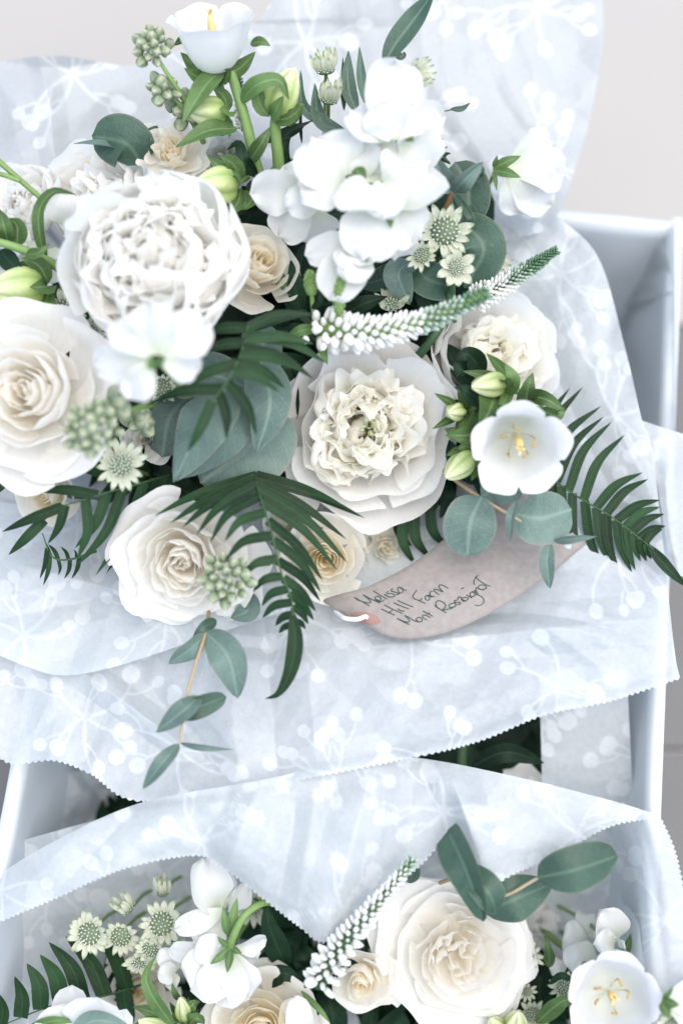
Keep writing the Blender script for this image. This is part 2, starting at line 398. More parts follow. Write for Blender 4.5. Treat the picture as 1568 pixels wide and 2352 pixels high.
# local: x = right (outer face of right wall at 0), y = from far rim towards near, z up
bx.matrix_world = Matrix(((nx[0], e[0], 0, pa[0]), (nx[1], e[1], 0, pa[1]), (0, 0, 1, 0), (0, 0, 0, 1)))
TH = .004
for nm_, a in (('side_wall', (-TH, 0, 0, Lb, .002, RIM - .002)), ('side_wall', (-W, -W + TH, 0, Lb, .002, RIM - .002)),
              ('end_wall', (-W + TH, -TH, 0, TH, .002, RIM - .002)), ('end_wall', (-W + TH, -TH, Lb - TH, Lb, .002, RIM - .002)),
              ('bottom', (-W + TH, -TH, TH, Lb - TH, .002, .008))):
    g = Geo(); wbox(g, *a); wobj(nm_, g, M['card'], bx)

# liner paper: hangs inside each wall and is folded over its rim
ln = bpy.data.objects.new('box_liner', None); COL.objects.link(ln); ln.matrix_world = bx.matrix_world.copy()
ln['label'] = 'crumpled white paper lining the box, folded over the right and far rims'; ln['category'] = 'liner paper'
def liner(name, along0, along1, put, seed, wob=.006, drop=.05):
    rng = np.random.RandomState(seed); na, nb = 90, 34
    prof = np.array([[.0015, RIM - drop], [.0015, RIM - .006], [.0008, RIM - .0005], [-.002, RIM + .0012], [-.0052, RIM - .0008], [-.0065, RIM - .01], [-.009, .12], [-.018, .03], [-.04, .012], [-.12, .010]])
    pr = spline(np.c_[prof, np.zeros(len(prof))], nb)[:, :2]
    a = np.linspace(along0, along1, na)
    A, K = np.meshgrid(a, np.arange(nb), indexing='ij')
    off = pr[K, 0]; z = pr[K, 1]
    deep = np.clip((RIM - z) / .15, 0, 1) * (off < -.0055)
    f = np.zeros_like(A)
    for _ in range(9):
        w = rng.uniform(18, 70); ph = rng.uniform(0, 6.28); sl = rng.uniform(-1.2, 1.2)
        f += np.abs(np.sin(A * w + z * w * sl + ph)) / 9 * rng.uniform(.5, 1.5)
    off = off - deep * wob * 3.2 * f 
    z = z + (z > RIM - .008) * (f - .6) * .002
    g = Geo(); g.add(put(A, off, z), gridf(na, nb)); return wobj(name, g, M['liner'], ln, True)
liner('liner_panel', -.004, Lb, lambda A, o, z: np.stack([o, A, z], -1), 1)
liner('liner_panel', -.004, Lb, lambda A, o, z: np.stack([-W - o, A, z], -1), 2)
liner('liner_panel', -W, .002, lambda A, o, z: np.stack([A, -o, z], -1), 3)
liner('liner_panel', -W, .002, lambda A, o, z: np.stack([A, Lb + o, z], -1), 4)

# ------------------------------------------------------------------ printed tissue sheets
def sprig_field(U, Vv, seed, cell=300):
    """white printed sprigs with berries, in layout units on the sheet"""
    rng = random.Random(seed); val = np.zeros(U.shape)
    u0, u1, v0, v1 = U.min(), U.max(), Vv.min(), Vv.max()
    for i in range(int((u1 - u0) / cell) + 3):
        for j in range(int((v1 - v0) / cell) + 3):
            cx = u0 + (i - .5 + (j % 2) * .5) * cell + rng.uniform(-40, 40); cy_ = v0 + (j - .5) * cell + rng.uniform(-40, 40)
            a0 = rng.uniform(0, 6.28); nb = rng.choice([6, 7]); lines = []; berries = []
            for k in range(nb):
                a = a0 + k * 6.283 / nb + rng.uniform(-.2, .2); x, y = cx, cy_; pl_ = [(x, y)]
                L = rng.uniform(85, 165); cur = rng.choice([-1, 1]) * rng.uniform(.006, .012); n_ = 10
                aa = a
                for q in range(n_):
                    aa += cur * L / n_ * (.3 + q / n_); x += math.cos(aa) * L / n_; y += math.sin(aa) * L / n_; pl_.append((x, y))
                lines.append((pl_, 4.6, 2.8)); berries.append((x, y, rng.uniform(16, 22), rng.uniform(.78, 1), aa))
                for fq in ((4, -1), (7, 1)):
                    if rng.random() < .72:
                        x, y = pl_[fq[0]]; ab = a + cur * L * .3 - fq[1] * .9 * (1 if cur > 0 else -1); p2 = [(x, y)]; L2 = rng.uniform(50, 85)
                        for q in range(6):
                            ab += (.16 if cur > 0 else -.16) * fq[1]; x += math.cos(ab) * L2 / 6; y += math.sin(ab) * L2 / 6; p2.append((x, y))
                        lines.append((p2, 3.2, 2.6)); berries.append((x, y, rng.uniform(15, 20), rng.uniform(.75, 1), ab))
            near = np.nonzero(((U - cx) ** 2 + (Vv - cy_) ** 2) < 260 ** 2)
            if len(near[0]) == 0: continue
            x_, y_ = U[near], Vv[near]; acc = val[near]
            for pl_, w0, w1 in lines:
                m_ = len(pl_) - 1
                for q in range(m_):
                    (ax, ay), (bx_, by_) = pl_[q], pl_[q + 1]; dx, dy = bx_ - ax, by_ - ay
                    t = np.clip(((x_ - ax) * dx + (y_ - ay) * dy) / (dx * dx + dy * dy + 1e-9), 0, 1)
                    dd = np.hypot(x_ - ax - t * dx, y_ - ay - t * dy); w = w0 + (w1 - w0) * (q + t) / m_
                    acc = np.maximum(acc, np.clip((w - dd) / 2.4 + .5, 0, 1) * .62)
            for bx_, by_, r, asp, an in berries:
                c, s_ = math.cos(an), math.sin(an); px, py = (x_ - bx_) * c + (y_ - by_) * s_, -(x_ - bx_) * s_ + (y_ - by_) * c
                acc = np.maximum(acc, np.clip((r - np.hypot(px, py / asp)) / 2.4 + .5, 0, 1) * .85)
            val[near] = acc
    return val

def tri(x): return np.abs((x / 3.14159) % 2 - 1) * 2 - 1

def crumple(U, Vv, seed, amp, scale=1.):
    rng = np.random.RandomState(seed); h = np.zeros(U.shape)
    wu = 60 * np.sin(U / 190 + rng.rand() * 6) + 60 * np.sin(Vv / 160 + rng.rand() * 6)
    for o in range(4):
        for _ in range(4):
            a = rng.uniform(0, 3.14); f = (2 ** o) * .0045 / scale * rng.uniform(.7, 1.4)
            env = .5 + .5 * np.sin(U * .004 * rng.uniform(.5, 1.5) + rng.rand() * 6) * np.sin(Vv * .004 * rng.uniform(.5, 1.5) + rng.rand() * 6)
            h += tri((math.cos(a) * (U + wu) + math.sin(a) * (Vv - wu)) * f * 2 + rng.rand() * 6) * env / (2 ** o) * .5
    for _ in range(7):
        a = rng.uniform(0, 3.14); x = math.cos(a) * (U + wu * 1.5) + math.sin(a) * (Vv - wu); c0 = rng.uniform(x.min(), x.max()); wdt = rng.uniform(25, 80) * scale
        env = np.clip(np.sin(U * .006 * rng.uniform(.5, 1.5) + rng.rand() * 6) + np.cos(Vv * .006 * rng.uniform(.5, 1.5) + rng.rand() * 6), 0, 1)
        h += np.clip(1 - np.abs(x - c0) / wdt, 0, 1) * env * rng.choice([-1, 1]) * .5
    return h * amp

def tissue(name, label, top, bottom, left=None, right=None, seed=1, amp=.004, mat='tissue', cell=3.2, teeth=(), sag=0., pr=True, rot=0., group='sheets of printed tissue paper', scale=1., belly=None, creases=()):
    top, bottom = np.array(top, float), np.array(bottom, float)
    left = np.array([top[0], bottom[0]] if left is None else [top[0], *left, bottom[0]], float)
    right = np.array([top[-1], bottom[-1]] if right is None else [top[-1], *right, bottom[-1]], float)
    ln_ = lambda p: np.linalg.norm(np.diff(p[:, :2], axis=0), axis=1).sum()
    nu = int(max(ln_(top), ln_(bottom)) / cell) + 2; nv = int(max(ln_(left), ln_(right), 30) / cell) + 2
    nu -= nu % 4; nu += 1
    sc = np.array([1, 1, 4000.])
    T_, B_, L_, R_ = spline(top * sc, nu) / sc, spline(bottom * sc, nu) / sc, spline(left * sc, nv) / sc, spline(right * sc, nv) / sc
    x = np.linspace(0, 1, nu)[None, :, None]; y = np.linspace(0, 1, nv)[:, None, None]
    X = (1 - y) * T_[None] + y * B_[None] + (1 - x) * L_[:, None] + x * R_[:, None] - ((1 - x) * (1 - y) * T_[0] + x * (1 - y) * T_[-1] + (1 - x) * y * B_[0] + x * y * B_[-1])
    U, Vv, Dd = X[..., 0], X[..., 1], X[..., 2]
    if 'bottom' in teeth:
        k = np.array([0, .6, 1, .6])[np.arange(nu) % 4] * 5.
        tg = unit(np.gradient(B_[:, :2], axis=0)); nrm = np.stack([-tg[:, 1], tg[:, 0]], -1)
        U = U.copy(); Vv = Vv.copy(); U[-1] += k * nrm[:, 0]; Vv[-1] += k * nrm[:, 1]
    if 'right' in teeth:
        k = np.array([0, .6, 1, .6])[np.arange(nv) % 4] * 5.
        U = U.copy(); U[:, -1] += k
    yy = y[..., 0]; xx = x[..., 0]
    Dd = Dd + sag * np.sin(np.pi * yy) * np.sin(np.pi * xx) + crumple(U, Vv, seed, amp, scale)
    for (x0, y0, x1, y1, am, wd) in creases:
        dx, dy = x1 - x0, y1 - y0; q = ((U - x0) * dx + (Vv - y0) * dy) / (dx * dx + dy * dy); qc = np.clip(q, 0, 1)
        dist = np.hypot(U - x0 - qc * dx, Vv - y0 - qc * dy); Dd = Dd + am * np.clip(1 - dist / wd, 0, 1) * np.clip(1.15 - np.abs(q - .5), 0, 1)
    if belly is not None: Dd = Dd + belly(U, Vv)
    c, s_ = math.cos(rot), math.sin(rot)
    pv = sprig_field(U * c + Vv * s_, Vv * c - U * s_, seed) if pr else np.zeros(U.shape)
    vv = pt(U, Vv, Dd)
    g = Geo(); g.add(vv, gridf(nv, nu), pv.ravel())
    return single(name, label, 'tissue paper', g, M[mat], vv[nv // 2, nu // 2], group)

tissue('tissue_sheet', 'pale tissue sheet standing up behind the top right of the upper bouquet',
       [(655, -40, -.10), (900, -60, -.09), (1379, -40, -.10)], [(560, 560, -.07), (900, 600, -.08), (1262, 530, -.075)],
       [(600, 40, -.10), (560, 110, -.10)], [(1384, 80, -.10), (1352, 280, -.09), (1292, 465, -.08)], 11, .010, 'tissue3', rot=.5)
tissue('tissue_sheet', 'crumpled glossy tissue behind the top left of the upper bouquet',
       [(-60, 150, -.09), (130, 128, -.08), (300, 150, -.09), (450, 105, -.09), (640, 70, -.10)], [(-60, 620, -.05), (300, 620, -.08), (700, 560, -.08)], None, None, 12, .014, 'tissue3', rot=1.1, scale=.8)
tissue('tissue_sheet', 'large printed tissue sheet with pinked lower edge wrapped under the upper bouquet and tag',
       [(-40, 1120, -.055), (300, 1000, -.08), (700, 900, -.10), (1000, 640, -.10), (1270, 488, -.07)],
       [(-30, 1690, .0), (20, 1750, .005), (125, 1745, .01), (210, 1776, .01), (325, 1838, .02), (620, 1800, .035), (950, 1737, .03), (1100, 1700, .02), (1250, 1640, .02), (1400, 1608, .015), (1560, 1556, .005)],
       None, [(1372, 590, -.055), (1432, 790, -.045), (1472, 960, -.035), (1500, 1060, -.03), (1545, 1470, -.005)], 13, .008, 'tissue', 3.4, ('bottom',), .0, rot=.2, creases=((190, 1545, 420, 1710, .008, 40), (600, 1350, 640, 1800, -.010, 90), (1090, 560, 1300, 1250, .010, 60), (1200, 700, 1480, 1300, -.010, 80), (900, 1480, 1500, 1420, .008, 60), (760, 1460, 1000, 1730, .007, 70), (1220, 1480, 1400, 1610, -.006, 50), (330, 1560, 520, 1800, -.007, 60)),
       belly=lambda U, v: .012 * np.exp(-((U - 450) / 600) ** 2) * np.sin(np.clip((v - 1250) / 500, 0, 1) * np.pi))
tissue('tissue_sheet', 'upper tissue layer with a rolled edge under the fern and white rose at left',
       [(-40, 1150, -.05), (300, 1180, -.05), (760, 1200, -.05)],
       [(-30, 1492, .008), (60, 1530, .012), (140, 1551, .014), (250, 1535, .014), (430, 1478, .012), (690, 1392, -.005)], None, None, 14, .006, 'tissue', rot=.9, creases=((60, 1300, 500, 1420, .008, 60), (250, 1250, 160, 1540, -.006, 50), (20, 1420, 420, 1330, -.006, 50)))
tissue('tissue_sheet', 'narrow tissue fold hanging over the right rim of the box',
       [(1470, 965, -.045), (1530, 985, -.04), (1610, 1010, -.05)], [(1545, 1330, -.03), (1575, 1320, -.03), (1620, 1300, -.05)], [(1498, 1060, -.04)], None, 15, .006, 'tissue2', scale=.7)
tissue('tissue_sheet', 'printed tissue panel standing inside the box in the gap between the bouquets',
       [(1238, 1540, -.05), (1340, 1530, -.05), (1438, 1540, -.05)], [(1246, 1900, -.05), (1350, 1900, -.05), (1456, 1900, -.05)], None, None, 16, .004, 'tissue', rot=.3)
tissue('tissue_sheet', 'pale tissue lining lying behind and under the lower bouquet',
       [(-60, 1960, -.02), (400, 1850, -.06), (900, 1850, -.08), (1300, 1860, -.07), (1480, 1866, -.06)], [(-60, 2420, -.03), (300, 2420, -.08), (1000, 2420, -.09), (1480, 2420, -.04)], None,
       [(1490, 2100, -.06)], 17, .006, 'tissue2', rot=.8)
tissue('tissue_sheet', 'pale tissue with pinked edge folded over the box rim beside the lower bellflower',
       [(1395, 1862, -.04), (1462, 1866, .008), (1510, 1869, .012)], [(1482, 2420, -.02), (1506, 2420, .040), (1560, 2420, .046), (1640, 2420, .045)], None,
       [(1545, 1950, .018), (1568, 2050, .026), (1592, 2200, .036)], 21, .004, 'tissue', teeth=('right',), rot=.8)
tissue('tissue_sheet', 'printed tissue sheet with pinked edge folded over the lower bouquet',
       [(-30, 2025, 0.003), (130, 1930, 0.018), (330, 1842, 0.023), (600, 1792, 0.028), (800, 1748, 0.023), (950, 1740, 0.018), (1180, 1783, 0.018), (1400, 1838, 0.018), (1498, 1868, 0.013)],
       [(-30, 2128, 0.018), (130, 2060, 0.028), (280, 1995, 0.033), (440, 1963, 0.033), (505, 1985, 0.028), (610, 2066, 0.028), (690, 2128, 0.028), (742, 2163, 0.030), (790, 2120, 0.028), (880, 2050, 0.023), (965, 1985, 0.018), (1046, 1900, 0.013), (1085, 1962, 0.023), (1118, 2030, 0.028), (1180, 2005, 0.028), (1280, 1960, 0.023), (1400, 1896, 0.018), (1508, 1876, 0.013)],
       None, None, 18, .006, 'tissue', 3.0, ('bottom',), .012, rot=.4, creases=((600, 1795, 520, 1990, .009, 60), (745, 2163, 850, 1790, .008, 70), (1118, 2030, 1030, 1760, .009, 60), (300, 1870, 120, 2060, -.006, 60), (1250, 1820, 1350, 1930, -.006, 60), (680, 1850, 640, 2080, -.006, 40), (950, 1760, 930, 1990, -.006, 60)))

# ------------------------------------------------------------------ flower builders
TIE = np.array([-.04, -.02, -.17])          # where the upper stems run together
TIE2 = np.array([.02, -.25, -.15])
def stem_to(th, c, tie, r=.0022, mat='dstem'):
    en = c + (tie - c) * .32; en[2] = min(tie[2], c[2] - .11); m = c + (tie - c) * .05; m[2] = c[2] - .05; g = Geo(); g.add(*tube([c, m, en], r, r, 8, 6)); th.part('stem', g, M[mat])

def local(v, F, c): return v @ F + c

def rose(label, c, R, n, seed, mat='rose', N=34, H=.55, roll=0., cat='rose', name='rose', open_=1., tie=TIE, group='white and cream roses', quarter=0., ruf=.05, outer=None):
    rng = random.Random(seed); C = P(c); R = R * S; F = frame(n, roll)
    th = Thing(name, label, cat, C, group); H = H * R
    No = max(7, int(N * .34)); Ni = N - No
    for i in range(N):
        if i < Ni:
            f = i / Ni; Rt = R * (.05 + .53 * f ** .9); zt = H * (1.0 - .22 * f ** 2) - (.16 * H if f < .16 else 0) + rng.uniform(-.03, .03) * H
            half = (1.5 - .75 * f) * rng.uniform(.8, 1.15); curl = max(0, f - .3) * .5 * open_; tone = .25 + .4 * f
        else:
            f = (i - Ni) / (No - 1); Rt = R * (.62 + .38 * f) * rng.uniform(.95, 1.04); zt = H * (.72 - .75 * f ** 1.2) + rng.uniform(-.06, .06) * H
            half = rng.uniform(.72, .95); curl = (.5 + .7 * f) * open_ * rng.uniform(.6, 1.25); tone = .7 + .3 * f
        phi = i * 2.39996 + rng.uniform(-.3, .3); off = np.zeros(3)
        if quarter and i < Ni:
            half *= .62; off = np.array([math.cos(i % 4 * 1.57), math.sin(i % 4 * 1.57), 0]) * quarter * R * (.85 - .6 * f)
        v, fa, s, t = cup_petal(phi, .03 * R, -.75 * H, Rt, zt, half, rng, curl, ruf * R * (.35 + .65 * (Rt / R)) * .75, .03 if i < Ni else .02, belly=1.06 + .06 * (i >= Ni), asym=.09 if i < Ni else .05, ns=12, nt=17, corner=.14 + .08 * (i >= Ni))
        a_ = rng.uniform(0, 6.28); tl = np.array(Matrix.Rotation(rng.uniform(0, .09), 3, Vector((math.cos(a_), math.sin(a_), 0))))
        g = Geo(); g.add(local(v @ tl.T + off, F, C), fa, np.clip(s * tone + (.1 if i >= Ni else 0), 0, 1), t); th.part('petal', g, M[mat])
    if outer:
        for (a, L, w) in outer:
            v, fa, s, t = cup_petal(a, .1 * R, -.8 * H, R * L, -.3 * H, w, rng, .6, .05 * R, .03, belly=.95, ns=11, nt=15)
            g = Geo(); g.add(local(v, F, C), fa, s, t); th.part('outer_petal', g, M[mat])
    stem_to(th, C - F[2] * H * .6, tie); return th

def peony(label, c, R, n, seed, roll=0., N=46, guard=9, dome=.62, tie=TIE, center=False, Rg=1.0, mat_in='peony_in', cupped=0., hgt=.42, gw=(.55, .78), ruf=.06, fluff=1.):
    rng = random.Random(seed); C = P(c); R = R * S; F = frame(n, roll); th = Thing('peony', label, 'peony', C, 'white peonies')
    for ring in (0, 1):
        for k in range(guard - ring):
            phi = k * 6.283 / (guard - ring) + rng.uniform(-.2, .2) + ring * .3
            Rt = R * Rg * (1.0 - .13 * ring - .10 * cupped) * rng.uniform(.9, 1.1)
            zt = R * (rng.uniform(-.25, .12) + .22 * ring) * (1 - cupped) + cupped * R * rng.uniform(.12, .38)
            v, fa, s, t = cup_petal(phi, .05 * R, -.62 * R, Rt, zt, rng.uniform(*gw), rng, rng.uniform(-.35, .5) - .5 * cupped, .055 * R, .09, ns=14, nt=25, belly=.9 + .18 * cupped, corner=.13)
            g = Geo(); g.add(local(v, F, C), fa, np.clip(.3 + .8 * s, 0, 1), t); th.part('guard_petal', g, M['peony'])
    for i in range(14):
        f = (i + .5) / 14; Rt = R * dome * (.25 + .7 * f)
        v, fa, s, t = cup_petal(i * 2.39996, .03 * R, -.5 * R, Rt, R * (hgt * (.72 - .8 * f)), rng.uniform(.8, 1.1), rng, rng.uniform(-1.2, -.4), .03 * R, .05, ns=12, nt=15, cl=.2 * R)
        g = Geo(); g.add(local(v, F, C), fa, np.clip(s, 0, 1), t); th.part('inner_petal', g, M[mat_in])
    for i in range(N):
        f = math.sqrt((i + .5) / N); Rt = R * dome * (.10 + .98 * f) * rng.uniform(.85, 1.1)
        zt = R * (hgt * (1 - f ** 2.0) + .04) + rng.uniform(-.08, .08) * R - (.20 * R if center and f < .3 else 0)
        phi = i * 2.39996 + rng.uniform(-.7, .7); big = rng.random() < .5
        cu = rng.choice([-1.3, -1.0, -.7, .6, .9] if cupped > .6 else [-1.0, -.7, .5, .9, 1.2]) * rng.uniform(.7, 1.2)
        hw = (.26 + .16 * big) * fluff * R / max(Rt, .16 * R)
        v, fa, s, t = cup_petal(phi, .03 * R, -.5 * R, Rt, zt, min(1.5, hw * rng.uniform(.8, 1.2)), rng, cu, ruf * R, .08 if big else .2, ns=14, nt=19, belly=rng.uniform(.95, 1.12), asym=rng.uniform(-.25, .25), corner=.2, cl=.17 * R)
        a_ = rng.uniform(0, 6.28); tl = np.array(Matrix.Rotation(rng.uniform(0, .42), 3, Vector((math.cos(a_), math.sin(a_), 0))))
        g = Geo(); g.add(local(v @ tl.T, F, C), fa, np.clip(s * (.62 + .5 * f), 0, 1), t); th.part('inner_petal', g, M[mat_in])
    if center:
        for k in range(4):
            a = k * 1.57; q = np.array([math.cos(a), math.sin(a), 0]) * .05 * R
            g = Geo(); g.add(*bud(local(q + np.array([0, 0, .05 * R]), F, C), F[2] + (q / R * 4) @ F, .30 * R, .030 * R, .1, 3)); th.part('carpel', g, M['cbud'])
    stem_to(th, C - F[2] * R * .5, tie); return th

def petal_px(th, b, t, hw, mat='white', cup=.25, ruf=.16, roll=0., roll1=None, bend=0., prof='petal', rng=None, name='petal', ns=14, nt=13, fold=0.):
    b3, t3 = P(b), P(t); m = (b3 + t3) / 2 + np.array([0, 0, bend * np.linalg.norm(t3 - b3)])
    g = Geo(); g.add(*ribbon([b3, m, t3], hw * S, prof, roll, roll1, fold, cup, ruf, nt, ns, rng)); return th.part(name, g, M[mat])

def sweet_pea(label, base, petals, seed, calyx=(), mat='white', tie=TIE, name='sweet_pea', cat='sweet pea'):
    rng = random.Random(seed); th = Thing(name, label, cat, P(base), 'white sweet peas and stock florets')
    for p in petals:
        b, t, hw = p[0], p[1], p[2]; roll = p[3] if len(p) > 3 else rng.uniform(-.35, .35); cup = p[4] if len(p) > 4 else rng.uniform(.05, .3)
        petal_px(th, b, t, hw, mat, cup, .22, roll, roll + rng.uniform(-.2, .2), rng.uniform(.05, .22), rng=rng)
    for b, t, hw in calyx: petal_px(th, b, t, hw, 'camp', .2, 0, 0, None, .1, 'lance', name='sepal', nt=5, ns=8)
    stem_to(th, P(base), tie, .0012, 'gem'); return th

def bell(label, c, R, n, seed, depth=1.25, roll=0., tie=TIE, flare=.30, pist=1.0, stam=5, sepal=True, rimr=.85):
    rng = random.Random(seed); C = P(c); R = R * S; F = frame(n, roll); th = Thing('bellflower', label, 'bellflower', C, 'white bellflowers')
    ns, nt = 26, 90; s = np.linspace(0, 1, ns)[:, None]; a = np.linspace(0, 2 * np.pi, nt, endpoint=False)[None]
    lob = np.abs(np.cos(2.5 * a)) ** .36; se = s * (.80 + .20 * lob)
    r = R * (.02 + (rimr - .02) * np.clip(se / .8, 0, 1) ** .36); fl_ = np.clip((se - .72) / .28, 0, 1)
    z = -depth * R * (1 - se) ; r = r + R * flare * fl_ ** 1.6 ; z = z - R * .16 * fl_ ** 2.2
    groove = 1 - .05 * np.sin(np.pi * se) * np.cos(5 * a) + .018 * np.cos(10 * a + 1.) * se + .02 * np.sin(3 * a + rng.uniform(0, 6)) * se
    r = r * groove; z = z + .03 * R * fl_ * np.sin(7 * a + rng.uniform(0, 6))
    v = np.stack(np.broadcast_arrays(r * np.cos(a), r * np.sin(a), z), -1).reshape(-1, 3)
    g = Geo(); g.add(local(v, F, C), gridf(ns, nt, True), np.broadcast_to(se, (ns, nt)).ravel()); th.part('corolla', g, M['bell'])
    z0 = -depth * R
    if pist:
        g = Geo(); g.add(*tube([local(np.array(q), F, C) for q in ([0, 0, z0], [.02 * R, 0, z0 * .6], [0, .02 * R, z0 * (1 - pist * .8)])], .05 * R, .085 * R, 10, 8, lambda q: .6 + .9 * np.sin(np.pi * q ** 1.3)))
        for k in range(3):
            e_ = [[0, 0, z0 * (1 - pist * .78)], [.06 * R * math.cos(k * 2.1), .06 * R * math.sin(k * 2.1), z0 * (1 - pist * .87)], [.12 * R * math.cos(k * 2.1), .12 * R * math.sin(k * 2.1), z0 * (1 - pist * .88)]]
            g.add(*tube([local(np.array(q), F, C) for q in e_], .035 * R, .02 * R, 6, 6))
        th.part('pistil', g, M['pist'])
    for k in range(stam):
        a_ = k * 6.283 / 5 + rng.uniform(-.3, .3); q = .35 * R; cx, sx = math.cos(a_), math.sin(a_)
        e_ = [[.12 * R * cx, .12 * R * sx, z0 * .97], [q * cx, q * sx, z0 * .75], [q * 1.15 * cx, q * 1.15 * sx, z0 * .5], [q * .9 * cx + .1 * R * sx, q * .9 * sx - .1 * R * cx, z0 * .42]]
        g = Geo(); g.add(*tube([local(np.array(w), F, C) for w in e_], .014 * R, .028 * R, 10, 6)); th.part('stamen', g, M['stam'])
    if sepal:
        for k in range(5):
            a_ = k * 6.283 / 5 + .6; cx, sx = math.cos(a_), math.sin(a_)
            e_ = [[.1 * R * cx, .1 * R * sx, z0 * 1.05], [.55 * R * cx, .55 * R * sx, z0 * 1.0], [1.0 * R * cx, 1.0 * R * sx, z0 * .75]]
            g = Geo(); g.add(*ribbon([local(np.array(w), F, C) for w in e_], .2 * R, 'lance', cup=.2)); th.part('sepal', g, M['camp'])
    stem_to(th, C - F[2] * depth * R, tie, .0022, 'gem'); return th

def camp_bud(th, b, t, W_, sep=1.0, seed=0):
    """bellflower bud from base b to tip t with its ring of sepals, parts of th"""
    rng = random.Random(seed); b3, t3 = P(b), P(t); ax = t3 - b3; L = np.linalg.norm(ax); F = frame(ax); W_ = W_ * S
    g = Geo(); g.add(*bud(b3, ax, L, W_, .13, 5, 12, 30, .15)); bd = th.part('flower_bud', g, M['cbud'])
    for k in range(5):
        a = k * 1.2566 + rng.uniform(-.2, .2); d = np.array([math.cos(a), math.sin(a), 0])
        q = [d * W_ * .2 + [0, 0, -.06 * L], d * W_ * 1.15 + [0, 0, .12 * L], d * W_ * (1.5 + .3 * rng.random()) * sep + [0, 0, .42 * L * sep]]
        g = Geo(); g.add(*ribbon([local(np.array(w), F, b3) for w in q], W_ * .5, 'lance', fold=.2, ns=8)); th.part('sepal', g, M['camp'], bd)

def leaf(th, pts, hw, mat='camp', prof='lance', roll=0., roll1=None, fold=.25, cup=0., ruf=.08, seed=0, name='leaf', ns=18, nt=9, label=None):
    g = Geo(); g.add(*ribbon([P(p) for p in pts], hw * S, prof, roll, roll1, fold, cup, ruf, nt, ns, random.Random(seed))); return th.part(name, g, M[mat], label=label)

def twig(th, pts, r0, r1, mat='gem', name='stem'):
    g = Geo(); g.add(*tube([P(p) for p in pts], r0 * S, r1 * S, 22, 8)); return th.part(name, g, M[mat])

def stock_buds(label, c, spread, stem, seed, n=14, size=17, tall=1.0):
    rng = random.Random(seed); th = Thing('stock_flower', label, 'stock flower', P(c), 'stock buds'); twig(th, stem, 7, 4)
    C = P(c); me = {}
    for i in range(n):
        a = i * 2.4; f = math.sqrt((i + .5) / n); dx, dy = math.cos(a) * f * spread, math.sin(a) * f * spread * tall
        L = size * rng.uniform(1.5, 2.2) * S; dirn = unit(np.array([dx / spread * .9, -dy / spread * .9, .9 - .5 * f]))
        b = C + np.array([dx * S, -dy * S, (.9 - f) * spread * S * .9]) - dirn * L * .5
        g = Geo(); g.add(*bud(b, dirn, L, size * rng.uniform(.55, 1.0) * S, rng.uniform(.08, .14), rng.choice([3, 4, 5]), 11, 24, .1)); th.part('flower_bud', g, M['stock'])
    return th

def astrantia(label, c, R, n, seed, N=17, up=.25, roll=0., tie=TIE, wid=.155, stem=True, dome=.46, spread=1.):
    rng = random.Random(seed); C = P(c); R = R * S; F = frame(n, roll); th = Thing('astrantia', label, 'astrantia', C, 'astrantia heads')
    for k in range(N):
        a = k * 6.283 / N + rng.uniform(-.15, .15); d = np.array([math.cos(a), math.sin(a), 0]); L = R * rng.uniform(.8, 1.1); u_ = up * rng.uniform(.7, 1.3)
        q = [d * .22 * R + [0, 0, -.08 * R], d * .62 * L * (spread + 1) * .5 + [0, 0, u_ * .45 * R], d * L * spread + [0, 0, u_ * R]]
        Q = [local(np.array(w), F, C) for w in q]; g = Geo()
        g.add(*ribbon(Q, wid * R, 'bract', rng.uniform(-.3, .3), cup=.3, ns=9, nt=7)); th.part('bract', g, M['bract'])
    g = Geo(); g.add(*bud(local(np.array([0, 0, -.12 * R]), F, C), F[2], .42 * R, dome * R, .0, 4, 8, 14, .0)); th.part('flower_dome', g, M['adome'])
    g = Geo()
    for i in range(46):
        f = math.sqrt((i + .5) / 46); a = i * 2.4; d = unit(np.array([math.cos(a) * f * 1.1, math.sin(a) * f * 1.1, 1 - .45 * f]))
        b = np.array([math.cos(a) * f * dome, math.sin(a) * f * dome, .26 - .22 * f * f]) * R
        g.add(*bud(local(b, F, C), d @ F, .14 * R * rng.uniform(.8, 1.3), .036 * R * rng.uniform(.8, 1.2), 0, 4, 5, 6, -.1))
    th.part('florets', g, M['abead'], kind='stuff')
    if stem: stem_to(th, C - F[2] * .1 * R, tie, .0011, 'gem')
    return th

